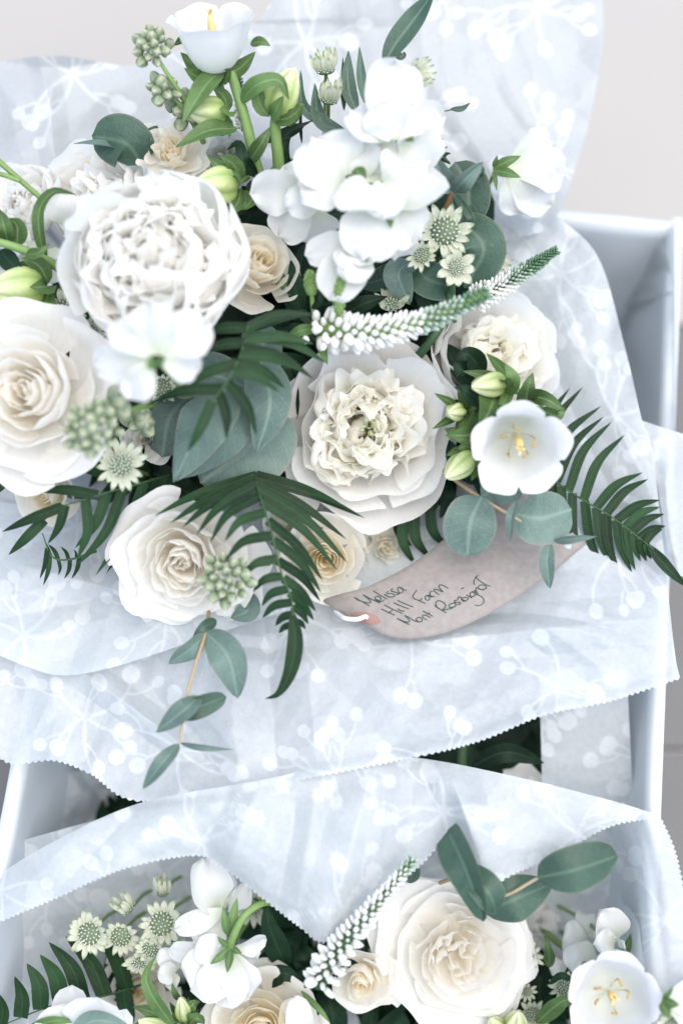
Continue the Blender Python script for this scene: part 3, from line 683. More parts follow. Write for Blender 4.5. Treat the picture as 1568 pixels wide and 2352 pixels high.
def veronica(label, pts, r0, r1, seed, n=230, white=.62, pale=.8, size=8., leafy=False):
    rng = random.Random(seed); Q = [P(p) for p in pts]; th = Thing('veronica_spike', label, 'veronica', Q[0], 'veronica spikes')
    g = Geo(); g.add(*tube(Q, r0 * S * .4, r1 * S * .5, 30, 8)); th.part('stem', g, M['dstem' if len(pts) != 5 else 'gem'])
    n_ = 400; C = spline(Q, n_); T = unit(np.gradient(C, axis=0)); G = {'vbud': Geo(), 'vmid': Geo(), 'vgreen': Geo()}
    for i in range(n):
        s = ((i + .5) / n) ** .82; k = int(s * (n_ - 1)); t = T[k]; F = frame(t); a = i * 2.39996
        rad = (r0 + (r1 - r0) * s ** 1.1) * S * rng.uniform(.9, 1.08); d = np.array([math.cos(a), math.sin(a), 0]) @ F
        sz = size * S * (1.25 - .75 * s) * rng.uniform(.8, 1.2)
        q = s + rng.uniform(-.05, .05); m = 'vbud' if q < white else 'vmid' if q < pale else 'vgreen'
        if s < white * .5 and rng.random() < .25: sz *= 1.35
        G[m].add(*bud(C[k] + d * rad * .42, d * 1.0 + t * (.35 + .6 * s), rad * .62 + sz * rng.uniform(.5, 1.1), sz * rng.uniform(.5, .72), .05, 4, 7, 8, -.12))
    for m, nme in (('vbud', 'white_buds'), ('vmid', 'pale_buds'), ('vgreen', 'green_buds')):
        if G[m].n: th.part(nme, G[m], M[m], kind='stuff')
    return th

def fern(label, rach, left, right, hw, seed, base=None, mat='fern', d_tip=-.004, bow=.14, tip=None, rw=4.):
    """rach: rachis points; left/right: lists of (base fraction, tip u, v, d)"""
    rng = random.Random(seed); th = Thing('fern_frond', label, 'fern', P(rach[0]), 'fern fronds')
    twig(th, rach, rw * .8, 1.3, 'dstem', 'rachis'); C = spline([P(p) for p in rach], 200)
    for side, lst in ((1, left), (-1, right)):
        for it in lst:
            s, u, v = it[:3]; b = C[int(s * 199)]; dd = it[3] if len(it) > 3 else None
            tp = pt(u, v, (b[2] + d_tip if dd is None else dd + DO[0])); vec = tp - b; L = np.linalg.norm(vec)
            T = unit(C[min(199, int(s * 199) + 3)] - C[max(0, int(s * 199) - 3)])
            perp = T - unit(vec) * np.dot(T, unit(vec))
            m = b + vec * .5 - perp * L * bow * 1.1 + np.array([0, 0, .07 * L]); w = hw * (.72 + .4 * min(1, L / (120 * S)))
            g = Geo(); g.add(*ribbon([b, m, tp], w * S * min(1, L / (60 * S) + .2), 'pinna', rng.uniform(-.25, .25), rng.uniform(-.5, .5), .12, ns=14, nt=7)); th.part('leaflet', g, M[mat])
    if tip: leaf(th, tip[0], tip[1], mat, 'lance', fold=.15, name='end_leaflet', ruf=.12)
    return th

# ------------------------------------------------------------------ upper bouquet: big flowers
peony('large blurred white peony with cream centre specks, biggest bloom at the upper left', (352, 590, .060), 200, (-.05, .12, 1), 1, N=84, guard=9, dome=.74, mat_in='peony', cupped=.8, hgt=.46, ruf=.05, gw=(.7, .95), fluff=.9)
peony('open white peony with greenish yellow centre in the middle above the fern', (842, 985, .0), 192, (.05, .02, 1), 2, N=70, guard=7, dome=.60, center=True, Rg=1.05, roll=.4, gw=(.68, .92), ruf=.055, fluff=.7, hgt=.36)
peony('white peony half hidden behind the veronica spike at the right', (1140, 808, -.022), 162, (.25, .25, 1), 3, N=30, guard=8, dome=.55, cupped=.5, gw=(.7, .9), ruf=.045)
peony('pale white peony behind the large blurred peony, under the round grey leaf', (215, 440, -.02), 135, (-.3, .35, 1), 4, N=20, guard=9, dome=.55, cupped=.8, mat_in='peony', gw=(.7, .9), ruf=.04)
peony('white flower cut off by the left edge under the curved green leaf', (45, 465, -.03), 110, (-.3, .2, 1), 5, N=20, guard=8, dome=.55, cupped=.7, mat_in='peony', gw=(.7, .9), ruf=.04)
rose('big white rose with spiral centre cut off by the left edge', (75, 905, .045), 175, (-.15, .05, 1), 11, H=.5, N=34, ruf=.06)
rose('cream rose bud standing beside the large blurred peony', (592, 612, .02), 88, (.25, .12, 1), 12, 'cream', N=26, H=.9, ruf=.05, roll=1, open_=.7, outer=[(.2, 1.0, .6), (4.9, 1.05, .55), (3.6, .95, .6)])
rose('white rose hanging lowest at the left over the tissue', (424, 1285, .02), 146, (.0, -.25, 1), 13, H=.5, N=36, ruf=.09, outer=[(4.4, 1.18, .6), (5.5, 1.15, .5)])
rose('cream rose behind the fern leaflets, next to the tag', (748, 1282, -.008), 98, (-.05, -.1, 1), 14, 'cream', N=26, H=.6)
rose('small shaded cream flower between the cream rose and the tag', (885, 1258, -.035), 66, (.2, -.1, 1), 15, 'cream', N=16, H=.5, ruf=.16)
rose('little cream rose bud at the left edge above the fern', (112, 1135, .0), 74, (-.2, -.1, 1), 16, 'cream', N=20, H=.8, open_=.7)
rose('small cream ruffled flower at the top beside the grey round leaf', (395, 350, -.005), 78, (-.1, .3, 1), 17, 'cream', N=24, H=.5, ruf=.2, name='carnation', cat='carnation', group=None)
rose('small white rose peeping through the fern leaflets below the open peony', (668, 1215, -.03), 62, (.1, 0, 1), 18, 'rose', N=16, H=.6)
rose('white ruffled flower showing behind the green stems near the top', (520, 360, -.03), 70, (.1, .2, 1), 19, 'white', N=18, H=.5, ruf=.2)
rose('small white rose between the left-edge rose and the grey-green buds', (330, 1010, .0), 55, (.1, 0, 1), 20, 'rose', N=14, H=.6, ruf=.12)

sweet_pea('white floret with broad petals resting on the lower edge of the blurred peony', (362, 830, 0.110),
          [((362, 815, 0.115), (350, 690, 0.120), 52), ((372, 815, 0.115), (478, 740, 0.105), 52), ((352, 825, 0.115), (215, 835, 0.100), 40), ((350, 835, 0.115), (300, 915, 0.105), 38), ((375, 835, 0.113), (455, 850, 0.100), 34), ((345, 815, 0.117), (265, 745, 0.110), 40)], 31,
          calyx=[((350, 850, 0.117), (345, 815, 0.121), 9), ((362, 845, 0.117), (372, 815, 0.121), 8)])
sweet_pea('white sweet pea floret at the left end of the upper cluster', (705, 450, .03),
          [((705, 450, .032), (578, 445, .03), 52), ((712, 470, .03), (640, 542, .022), 52), ((712, 440, .034), (655, 385, .03), 40), ((735, 460, .036), (655, 475, .05), 40), ((720, 480, .03), (735, 555, .02), 50)], 32)
sweet_pea('white sweet pea cluster of broad wavy petals in the middle of the upper bouquet', (850, 440, .05),
          [((800, 430, .05), (715, 318, .055), 84, .15, .25), ((790, 440, .056), (690, 430, .06), 60, .1, .3), ((890, 470, .056), (985, 380, .05), 84, -.2, .25), ((885, 480, .052), (962, 552, .05), 60, -.1, .3),
           ((885, 460, .062), (765, 462, .07), 44, .3, .4), ((875, 455, .06), (830, 600, .06), 70), ((890, 470, .05), (905, 598, .04), 60), ((860, 420, .05), (850, 320, .045), 66), ((880, 420, .06), (880, 500, .072), 52), ((830, 420, .05), (805, 330, .05), 60)], 33,
          calyx=[((893, 490, .058), (897, 525, .066), 9), ((815, 385, .06), (838, 420, .062), 16), ((800, 400, .06), (806, 425, .064), 9)])
sweet_pea('white sweet pea floret hanging lowest in the upper cluster above the green buds', (825, 580, .04),
          [((830, 565, .045), (702, 588, .045), 40), ((828, 570, .047), (755, 690, .05), 54, .1, .35), ((832, 575, .05), (800, 650, .06), 42), ((825, 560, .05), (850, 610, .06), 34), ((800, 570, .052), (790, 620, .062), 30)], 34,
          calyx=[((838, 575, .06), (842, 605, .062), 7)])
sweet_pea('white sweet pea floret at the top of the cluster with one tall upright petal', (900, 300, .05),
          [((895, 310, .05), (905, 140, .06), 66, .2, .3), ((890, 320, .055), (800, 255, .06), 50), ((905, 305, .05), (1020, 268, .045), 46), ((900, 320, .062), (870, 240, .07), 50), ((905, 320, .06), (955, 240, .06), 46), ((880, 330, .05), (860, 400, .05), 60), ((920, 330, .052), (990, 380, .045), 60)], 35,
          calyx=[((935, 318, .06), (950, 325, .066), 9)])
sweet_pea('pale white sweet pea with green calyx facing away over the right tissue', (1140, 388, -.035),
          [((1170, 388, -.035), (1285, 400, -.05), 60), ((1165, 392, -.033), (1265, 470, -.05), 62), ((1165, 385, -.035), (1270, 335, -.06), 58), ((1170, 395, -.03), (1195, 490, -.045), 52)], 36,
          calyx=[((1130, 388, -.025), (1196, 358, -.02), 13), ((1130, 390, -.025), (1196, 408, -.018), 13), ((1132, 386, -.025), (1142, 356, -.02), 6), ((1132, 392, -.025), (1140, 440, -.02), 6)])
sweet_pea('loose white petals at the left edge below the curved leaf', (60, 560, -.01),
          [((70, 540, -.01), (10, 560, -.02), 60), ((90, 560, -.01), (60, 610, -.02), 50), ((150, 520, .0), (160, 440, .01), 48), ((120, 570, -.02), (150, 640, -.03), 50)], 37)

bell('white bellflower facing the viewer at the right, above the tag', (1196, 1040, .056), 94, (-.02, -.36, .92), 41, depth=1.45, roll=.32, flare=.34)
bell('white bellflower cut off by the top edge with yellow pistil', (482, 22, .035), 92, (-.06, .80, .60), 42, depth=1.5, roll=.9, flare=.16, rimr=.92, pist=1.15, stam=3)

# ------------------------------------------------------------------ upper bouquet: green bellflower stems with buds
t = Thing('bellflower_spray', 'thick green bellflower stem with toothed leaves and pale buds under the top bellflower', 'flower stem', P((590, 400, .0)))
twig(t, [(620, 470, -.02), (592, 390, .0), (562, 270, .01), (530, 165, .015)], 14, 11)
twig(t, [(640, 480, -.02), (640, 380, .0), (632, 290, .008), (640, 250, .012)], 15, 12)
camp_bud(t, (625, 265, .012), (678, 155, .02), 36, 1.1, 1); camp_bud(t, (545, 425, .015), (442, 428, .03), 40, 1.1, 2); camp_bud(t, (520, 262, .01), (430, 255, .02), 34, 1., 3)
leaf(t, [(512, 160, .016), (470, 200, .026), (418, 285, .03)], 27, roll=.3, seed=1); leaf(t, [(553, 235, .014), (590, 195, .03), (640, 185, .03), (664, 230, .025)], 20, seed=2)
leaf(t, [(545, 295, .012), (480, 300, .024), (404, 338, .026)], 25, roll=.4, seed=3); leaf(t, [(570, 375, .01), (600, 330, .024), (622, 290, .024)], 18, seed=4)
leaf(t, [(575, 400, .01), (520, 390, .02), (476, 358, .02)], 18, seed=5); leaf(t, [(600, 425, .0), (570, 470, .02), (550, 480, .02)], 24, seed=6, mat='camp')
leaf(t, [(592, 405, .0), (560, 370, .02), (548, 330, .016), (520, 345, .01)], 16, seed=7, mat='dark'); leaf(t, [(585, 410, .0), (600, 450, .01), (640, 500, .0)], 30, seed=8, mat='dark')
leaf(t, [(540, 470, .0), (580, 455, .01), (610, 420, .005)], 34, seed=9, mat='dark'); leaf(t, [(660, 290, .005), (690, 245, .012), (700, 240, .01)], 14, seed=10); leaf(t, [(625, 480, .0), (660, 440, .01), (640, 380, .0)], 24, seed=11, mat='dark')
leaf(t, [(575, 100, .015), (600, 96, .02), (622, 106, .02)], 12, seed=12); leaf(t, [(445, 95, .015), (420, 92, .02), (400, 105, .02)], 12, seed=13); leaf(t, [(480, 160, .012), (455, 148, .02), (440, 152, .02)], 12, seed=14)
t = Thing('bellflower_spray', 'hairy green bellflower stem with white closed bud at the left edge', 'flower stem', P((20, 570, .03)))
twig(t, [(170, 645, .0), (120, 605, .02), (50, 572, .03), (-30, 548, .035)], 11, 9)
camp_bud(t, (105, 660, .02), (-30, 665, .035), 44, 1., 4)
leaf(t, [(108, 600, .02), (92, 540, .03), (92, 480, .035), (125, 440, .04), (180, 448, .045)], 14, seed=21, fold=.5); leaf(t, [(60, 585, .03), (90, 580, .04), (115, 560, .04)], 13, seed=22)
leaf(t, [(160, 640, .0), (150, 590, .015), (148, 560, .015)], 26, seed=23); leaf(t, [(40, 565, .025), (40, 520, .03), (22, 500, .035)], 24, seed=24); leaf(t, [(20, 560, .025), (10, 520, .035), (0, 480, .03)], 20, seed=25)
leaf(t, [(120, 640, .01), (80, 615, .02), (20, 612, .02)], 18, seed=26); leaf(t, [(100, 680, .01), (80, 720, .02), (70, 740, .02)], 15, seed=27); leaf(t, [(0, 575, .02), (40, 620, .03), (60, 640, .03)], 22, seed=28, mat='dark')
t = Thing('green_stalk', 'thin bare green stem crossing the left edge above the curved leaf', 'stem', P((0, 365, .02)))
twig(t, [(-40, 335, .02), (20, 390, .02), (98, 458, .01)], 7, 6); twig(t, [(-20, 395, .02), (10, 402, .022), (45, 415, .02)], 6, 5)
t = Thing('bellflower_spray', 'green bellflower stem with star-shaped buds left of the right bellflower', 'flower stem', P((1110, 960, .0)))
twig(t, [(1090, 1080, -.03), (1120, 980, -.005), (1150, 900, .005), (1270, 915, .01)], 10, 7)
camp_bud(t, (1160, 880, .012), (1082, 888, .03), 27, 1.5, 5); camp_bud(t, (1060, 945, .01), (1028, 948, .025), 20, 1.8, 6); camp_bud(t, (1085, 1045, .015), (1022, 1098, .028), 27, 1., 7); camp_bud(t, (1235, 1090, .0), (1250, 1136, .005), 18, 1., 8)
for i, (a, b, c_, w, mt) in enumerate([((1120, 930, .0), (1080, 905, .02), (1048, 880, .02), 30, 'dark'), ((1150, 900, .01), (1175, 870, .03), (1158, 832, .03), 24, 'camp'), ((1205, 930, .01), (1212, 890, .03), (1224, 855, .03), 24, 'camp'),
        ((1140, 900, .01), (1120, 950, .03), (1100, 985, .03), 36, 'camp'), ((1120, 990, .0), (1070, 1000, .02), (1022, 1000, .02), 30, 'camp'), ((1130, 980, .01), (1100, 1010, .02), (1085, 1040, .02), 28, 'camp'), ((1200, 905, .01), (1255, 918, .022), (1298, 945, .02), 18, 'camp'),
        ((1090, 880, .0), (1060, 840, .01), (1048, 870, .01), 30, 'dark'), ((1110, 860, .0), (1075, 815, .015), (1040, 830, .015), 26, 'dark'), ((1110, 900, .0), (1060, 990, .01), (1020, 985, .01), 40, 'camp'), ((1100, 1050, .0), (1108, 1090, .02), (1104, 1120, .02), 18, 'camp'),
        ((1240, 940, .0), (1280, 955, .01), (1296, 935, .01), 16, 'camp'), ((1285, 1040, .0), (1292, 1000, .01), (1300, 980, .01), 12, 'camp'), ((1110, 1030, -.01), (1050, 1050, .0), (1030, 1010, .0), 34, 'dark')]):
    leaf(t, [a, b, c_], w, mt, seed=30 + i)

# ------------------------------------------------------------------ stock, astrantia, veronica
stock_buds('grey-green stock buds rising at the top left beside the top bellflower', (350, 108, .03), 44, [(450, 285, .0), (425, 230, .015), (395, 185, .025), (360, 130, .03)], 51, 16, 14, .95)
stock_buds('pale stock buds on the same spray below the top left buds', (372, 205, .02), 34, [(450, 290, .0), (410, 235, .015), (378, 210, .02)], 52, 9, 17, .9)
stock_buds('cream green stock buds half open above the cream carnation', (425, 245, .005), 40, [(470, 330, -.01), (440, 280, .0)], 56, 7, 20, 1.1)
stock_buds('blurred grey-green stock buds over the left-edge rose', (212, 985, .095), 58, [(345, 930, .05), (290, 945, .075), (235, 965, .09)], 53, 24, 15, .95)
stock_buds('two pale stock buds on the stem above the blurred bud cluster', (265, 925, .08), 30, [(345, 928, .05), (300, 940, .07)], 57, 4, 22, .8)
stock_buds('grey-green stock bud cluster overlapping the lowest white rose', (520, 1330, .055), 54, [(640, 1290, .0), (580, 1300, .035), (535, 1320, .05)], 54, 22, 15, 1.05)
stock_buds('cream stock buds with green sepals below the blurred bud cluster', (325, 968, .03), 30, [(380, 900, .0), (345, 940, .02)], 55, 5, 24, .9)

A_ = astrantia
A_('astrantia head with pale upright bracts at the top, left of the sweet pea', (748, 165, .0), 46, (-.1, .8, .5), 61, up=1.0, spread=.62)
A_('astrantia head with pale bracts just below the topmost one', (755, 232, .005), 44, (.15, .7, .6), 62, up=1.0, spread=.62)
A_('astrantia head at the top half hidden behind the tall white petal', (945, 180, .015), 46, (.7, .2, .6), 63, up=.9, spread=.7)
A_('large green-centred astrantia head beside the round grey leaf', (1020, 532, .02), 64, (-.05, -.05, 1), 64, N=18, up=.25, dome=.5)
A_('small greenish astrantia head left of the pale star-shaped one', (968, 588, .02), 38, (-.1, -.1, 1), 65, N=13)
A_('pale astrantia head like a star below the large green-centred one', (1047, 614, .024), 46, (.1, -.2, 1), 66, N=9, wid=.26, dome=.36)
A_('astrantia head seen from the side above the far veronica tip', (1125, 598, -.01), 40, (.8, .1, .5), 67, up=.9, spread=.7)
A_('pale astrantia head peeping above the long veronica spike', (900, 700, .0), 46, (-.05, .55, .8), 68, N=16, up=.6, spread=.85)
A_('starry astrantia head with dark green tips over the left fern', (278, 1068, .045), 62, (.05, .15, 1), 69, N=17, wid=.13, dome=.36, up=.1)
A_('dark astrantia head under the floret petals at left centre', (372, 892, .02), 40, (.1, .1, 1), 70, dome=.6)
A_('green astrantia head between the left-edge rose and the blurred peony', (150, 712, .01), 58, (.1, .3, 1), 71, N=16)
A_('small astrantia head tucked right of the left-edge rose', (208, 765, .0), 40, (.3, .1, 1), 72)

veronica('long white veronica spike with green tip crossing above the open peony', [(725, 752, .03), (800, 762, .04), (880, 760, .045), (980, 735, .05), (1118, 672, .062)], 44, 15, 81, n=210, white=.62, pale=.84, size=11)
veronica('dark green veronica spike with white lower buds pointing at the tissue', [(1085, 690, -.01), (1150, 655, -.005), (1215, 615, .0), (1278, 574, .005)], 33, 10, 82, n=300, white=.42, pale=.62, size=6.5)
veronica('thin dark veronica spike behind the top bellflower stem', [(560, 300, -.01), (552, 230, -.01), (545, 150, -.01)], 16, 8, 83, n=120, white=.5, pale=.6, size=5)
t = Thing('veronica_spike', 'young green veronica shoots standing left of the long white spike', 'veronica', P((740, 745, .03)), 'veronica spikes')
twig(t, [(690, 765, .02), (720, 745, .03), (718, 700, .035), (713, 650, .04)], 6, 5); twig(t, [(735, 752, .03), (772, 735, .04), (780, 690, .05)], 6, 5)
for k, (b, e_, w) in enumerate([((716, 680, .038), (712, 628, .046), 17), ((778, 725, .045), (782, 640, .055), 15)]):
    b3, e3 = P(b), P(e_); g = Geo(); g.add(*bud(b3, e3 - b3, np.linalg.norm(e3 - b3), w * S * .8, .05, 5, 12, 12, .0))
    rr = random.Random(k)
    for q in range(70):
        s_ = (q + .5) / 70; a_ = q * 2.4; F = frame(e3 - b3); d = np.array([math.cos(a_), math.sin(a_), .5]) @ F
        g.add(*bud(b3 + (e3 - b3) * s_ + d * w * S * .62 * math.sin(math.pi * min(.98, s_ * .8 + .15)), d + F[2] * .6, 9 * S, 3.2 * S, 0, 4, 5, 6, 0))
    t.part('bud_tip', g, M['gem'])
for k, (u, v) in enumerate([(735, 750), (742, 790), (700, 775), (768, 705), (752, 775), (722, 740)]):
    g = Geo(); g.add(*bud(P((u, v, .04)), np.array([.2 * (k % 3 - 1), -.6, .6]), 20 * S, 8 * S, .1, 4, 8, 10, -.1)); t.part('flower_bud', g, M['vbud'])
for i, (a, b, c_, w) in enumerate([((720, 745, .03), (690, 720, .03), (675, 735, .03), 12), ((730, 755, .03), (690, 760, .035), (655, 780, .03), 13), ((715, 710, .035), (735, 690, .04), (728, 660, .04), 8), ((735, 755, .03), (740, 800, .03), (752, 838, .03), 12)]):
    leaf(t, [a, b, c_], w, 'camp' if i % 2 else 'dark', seed=50 + i)

# ------------------------------------------------------------------ ferns
fern('fern frond hanging straight down in the centre from under the open peony', [(588, 1085, .01), (592, 1120, .035), (622, 1218, .046), (645, 1313, .048), (670, 1378, .046), (674, 1453, .044)],
     [(.06, 355, 1185, .046), (.10, 389, 1203, .052), (.15, 418, 1212, .055), (.22, 450, 1230, .056), (.30, 482, 1247, .056), (.39, 515, 1245, .056), (.51, 515, 1290, .06), (.62, 553, 1330, .05), (.71, 580, 1360, .045), (.78, 600, 1393, .04), (.85, 602, 1420, .04), (.91, 632, 1438, .04), (.96, 640, 1455, .04)],
     [(.05, 800, 1168, .03), (.10, 838, 1190, .03), (.17, 797, 1240, .034), (.25, 800, 1295, .036), (.33, 775, 1310, .036), (.43, 742, 1335, .036), (.53, 738, 1362, .036), (.63, 736, 1382, .036), (.72, 726, 1405, .036), (.80, 721, 1425, .036), (.87, 708, 1434, .038), (.94, 702, 1445, .04)],
     11.5, 1, tip=([(670, 1400, .045), (678, 1470, .046), (667, 1540, .045), (640, 1592, .043), (608, 1605, .042)], 18))
fern('dark fern frond reaching left with leaflets pointing down over the tissue', [(390, 1090, -.01), (330, 1108, .02), (250, 1130, .03), (200, 1146, .03), (145, 1163, .028), (95, 1200, .02)],
     [(.02, 325, 1310), (.1, 283, 1305), (.2, 245, 1318), (.32, 220, 1322), (.45, 175, 1302), (.55, 172, 1260), (.68, 178, 1285), (.8, 110, 1250)], [(.42, 122, 1066), (.6, 75, 1128), (.82, 5, 1222), (.97, 20, 1275)], 12.5, 2, bow=.12)
fern('blurred fern frond nearest the viewer hanging in front of the grey-green leaves', [(570, 745, .055), (565, 775, .06), (550, 820, .068), (520, 880, .075), (480, 930, .075)],
     [(.05, 445, 780), (.25, 455, 815), (.5, 400, 905, .07), (.8, 335, 932, .07)], [(.05, 720, 722, .05), (.15, 752, 835, .05), (.22, 722, 790, .055), (.32, 720, 870, .055), (.42, 690, 850, .06), (.5, 655, 892, .06), (.6, 640, 900, .065), (.72, 590, 1000, .07), (.95, 430, 1040, .075), (.85, 520, 1010, .072)], 12.5, 3, mat='fern', bow=.10)
fern('large fern frond fanning out at the right edge above the tissue', [(1225, 1070, -.025), (1280, 1110, -.02), (1340, 1150, -.018), (1400, 1185, -.016), (1460, 1230, -.014), (1500, 1262, -.012)],
     [(.02, 1308, 890), (.05, 1338, 888), (.1, 1380, 932), (.2, 1386, 956), (.30, 1404, 968), (.42, 1434, 998), (.52, 1475, 1085), (.60, 1488, 1100), (.68, 1515, 1148), (.75, 1515, 1164), (.81, 1525, 1180), (.87, 1528, 1208), (.92, 1520, 1215)],
     [(.16, 1312, 1310), (.24, 1325, 1300), (.33, 1345, 1318), (.43, 1390, 1322), (.52, 1410, 1312), (.60, 1420, 1315), (.68, 1450, 1315), (.75, 1458, 1310), (.82, 1470, 1290), (.88, 1484, 1290), (.93, 1495, 1285)],
     12, 4, tip=([(1485, 1250, -.013), (1515, 1285, -.012), (1545, 1318, -.012), (1580, 1352, -.015)], 14), bow=.10)
fern('small curled fern tip below the left frond over the tissue', [(222, 1266, .0), (160, 1285, .008), (120, 1278, .01), (98, 1225, .012)],
     [(.25, 165, 1330), (.4, 148, 1330), (.55, 135, 1322), (.72, 100, 1345), (.8, 92, 1330)], [(.3, 170, 1262), (.42, 140, 1255), (.55, 112, 1250), (.7, 105, 1245)], 7, 5, bow=.1)
fern('small fern tip sticking out right of the white sweet pea', [(962, 330, .0), (990, 345, .0), (1032, 372, .0)], [(.1, 975, 300), (.3, 1003, 305), (.45, 1018, 318), (.6, 1028, 338), (.8, 1035, 352)], [(.1, 955, 345), (.3, 990, 372), (.6, 1035, 378)], 9, 6, mat='fern')
fern('dark fern leaflets between the open peony and the tag', [(900, 1190, -.03), (940, 1180, -.025), (1010, 1160, -.025)], [(.1, 945, 1255), (.3, 955, 1300), (.5, 990, 1285), (.8, 1030, 1260)], [(.5, 1000, 1120), (.8, 1040, 1110)], 14, 7)
t = Thing('fern_frond', 'dark fern leaf tips at the left edge by the cream bud', 'fern', P((0, 1105, .0)), 'fern fronds')
leaf(t, [(-20, 1130, -.01), (10, 1112, .0), (36, 1098, .0)], 12, 'fern', seed=1); leaf(t, [(-20, 1100, -.01), (0, 1095, .0), (15, 1090, .0)], 10, 'fern', seed=2)
t = Thing('leafy_spray', 'dark grass-like leaf tips standing behind the top astrantia', 'foliage', P((730, 330, -.01)))
for i, (pp, w) in enumerate([([(790, 300, .0), (700, 250, .0), (690, 160, .0)], 14), ([(800, 310, .0), (735, 275, .0), (722, 190, .0)], 18), ([(820, 260, .0), (800, 200, .0), (800, 115, .0)], 18), ([(845, 250, .0), (830, 180, .0), (825, 105, .0)], 12), ([(790, 255, .0), (788, 200, .0), (787, 130, .0)], 7),
        ([(690, 400, -.01), (655, 370, .0), (660, 310, .005), (720, 275, .005)], 13), ([(700, 285, .0), (650, 310, .005), (590, 330, .0)], 14), ([(693, 330, -.01), (690, 280, .0), (694, 230, .0)], 4)]):
    leaf(t, [*pp], w, 'eucd' if i in (0, 1, 2, 3) else 'dark', fold=.3, seed=60 + i)
t = Thing('leaf', 'long dark leaf pointing to the top edge above the sweet pea', 'leaf', P((890, 140, .0)))
leaf(t, [(880, 152, .0), (905, 105, .0), (950, 45, .0), (1000, -25, -.01)], 27, 'eucd', seed=71, fold=.4, name='blade'); leaf(t, [(905, 130, .0), (925, 128, .0), (928, 118, .0)], 10, 'eucd', seed=72, name='blade')
t = Thing('leaf', 'tiny dark curved leaf tip over the tissue right of the tall petal', 'leaf', P((1055, 250, -.01)))
leaf(t, [(1033, 251, -.01), (1060, 250, -.01), (1080, 235, -.01)], 7, 'eucd', seed=73, name='blade', fold=.4); twig(t, [(1040, 251, -.01), (1000, 262, -.01), (960, 285, .0)], 1.5, 1.5, 'dstem')

# ------------------------------------------------------------------ eucalyptus
t = Thing('eucalyptus_sprig', 'grey-green eucalyptus leaf standing above the cream carnation at top left', 'eucalyptus', P((300, 360, -.01)), 'eucalyptus sprigs')
leaf(t, [(325, 378, -.01), (290, 330, .0), (212, 312, -.005)], 62, 'eucd', 'round', roll=-.3, seed=1, fold=-.1, ruf=.05); leaf(t, [(290, 345, -.012), (235, 330, .0), (170, 330, .0)], 14, 'euc', 'oval', roll=.8, seed=2)
leaf(t, [(320, 375, -.012), (345, 320, -.012), (362, 288, -.01)], 26, 'eucd', 'oval', seed=3)
t = Thing('eucalyptus_sprig', 'cluster of large blue-grey eucalyptus leaves left of the open peony', 'eucalyptus', P((560, 900, .0)), 'eucalyptus sprigs')
leaf(t, [(640, 935, .0), (575, 1020, .012), (460, 1110, .01)], 98, 'euc', 'round', roll=.1, seed=4, fold=-.08, ruf=.06)
leaf(t, [(530, 880, .02), (470, 960, .05), (398, 1108, .04)], 62, 'euc', 'oval', roll=.25, seed=5, fold=-.25, label='pale folded eucalyptus leaf catching the light')
leaf(t, [(560, 890, .02), (520, 1000, .04), (425, 1095, .03)], 55, 'euc', 'oval', roll=-.5, seed=6, fold=-.2)
leaf(t, [(590, 800, .02), (620, 920, .04), (590, 1040, .035)], 52, 'euc', 'oval', roll=-.2, seed=7, fold=-.2); leaf(t, [(480, 880, .0), (395, 950, .005), (372, 1050, .0)], 60, 'euc', 'round', roll=.3, seed=8)
leaf(t, [(570, 890, .01), (470, 860, .02), (390, 900, .02)], 50, 'euc', 'round', roll=.1, seed=9); leaf(t, [(560, 800, .0), (600, 780, .01), (620, 870, .0)], 40, 'euc', 'round', seed=10)
t = Thing('eucalyptus_sprig', 'eucalyptus leaves with a red twig right of the sweet pea cluster', 'eucalyptus', P((1040, 440, .0)), 'eucalyptus sprigs')
leaf(t, [(1038, 440, .0), (1080, 500, .008), (1070, 520, .0)], 10, 'eucd', 'round', seed=11); leaf(t, [(1045, 372, .0), (1075, 440, .0), (1068, 520, -.005)], 50, 'eucd', 'round', seed=12, ruf=.05)
leaf(t, [(1042, 442, .006), (1065, 415, .02), (1108, 372, .02)], 24, 'euc', 'oval', roll=.7, seed=13); leaf(t, [(1040, 440, .006), (1015, 410, .012), (1002, 365, .01)], 26, 'euc', 'oval', roll=-.4, seed=14)
twig(t, [(1020, 482, .0), (1032, 455, .004), (1040, 436, .006)], 5, 4, 'rstem')
leaf(t, [(1050, 500, -.005), (1110, 570, .0), (1065, 660, -.01)], 52, 'eucd', 'round', seed=15); leaf(t, [(1100, 375, .01), (1104, 395, .015), (1102, 410, .01)], 8, 'eucd', 'oval', seed=16)
t = Thing('eucalyptus_sprig', 'dark blue-grey eucalyptus leaves under the sweet pea and small astrantia', 'eucalyptus', P((930, 605, -.01)), 'eucalyptus sprigs')
leaf(t, [(945, 600, .0), (915, 630, .01), (940, 700, .0)], 34, 'euc', 'oval', roll=.3, seed=17, label='paler blue eucalyptus leaf'); leaf(t, [(950, 600, -.005), (980, 640, .0), (1045, 660, -.01)], 44, 'eucd', 'round', seed=18)
leaf(t, [(945, 600, -.005), (900, 590, .0), (880, 605, -.01)], 30, 'eucd', 'round', seed=19); leaf(t, [(935, 605, -.01), (880, 640, -.005), (820, 655, -.015)], 28, 'eucd', 'oval', seed=20)
twig(t, [(975, 570, .0), (958, 590, .0), (945, 602, .0)], 3, 3, 'rstem')
t = Thing('eucalyptus_sprig', 'eucalyptus sprig with round leaves on a tan twig lying over the brown tag', 'eucalyptus', P((1180, 1190, .01)), 'eucalyptus sprigs')
twig(t, [(1020, 1080, -.01), (1045, 1103, .005), (1105, 1145, .015), (1180, 1188, .02), (1225, 1215, .022), (1270, 1246, .022)], 5, 3.5, 'estem')
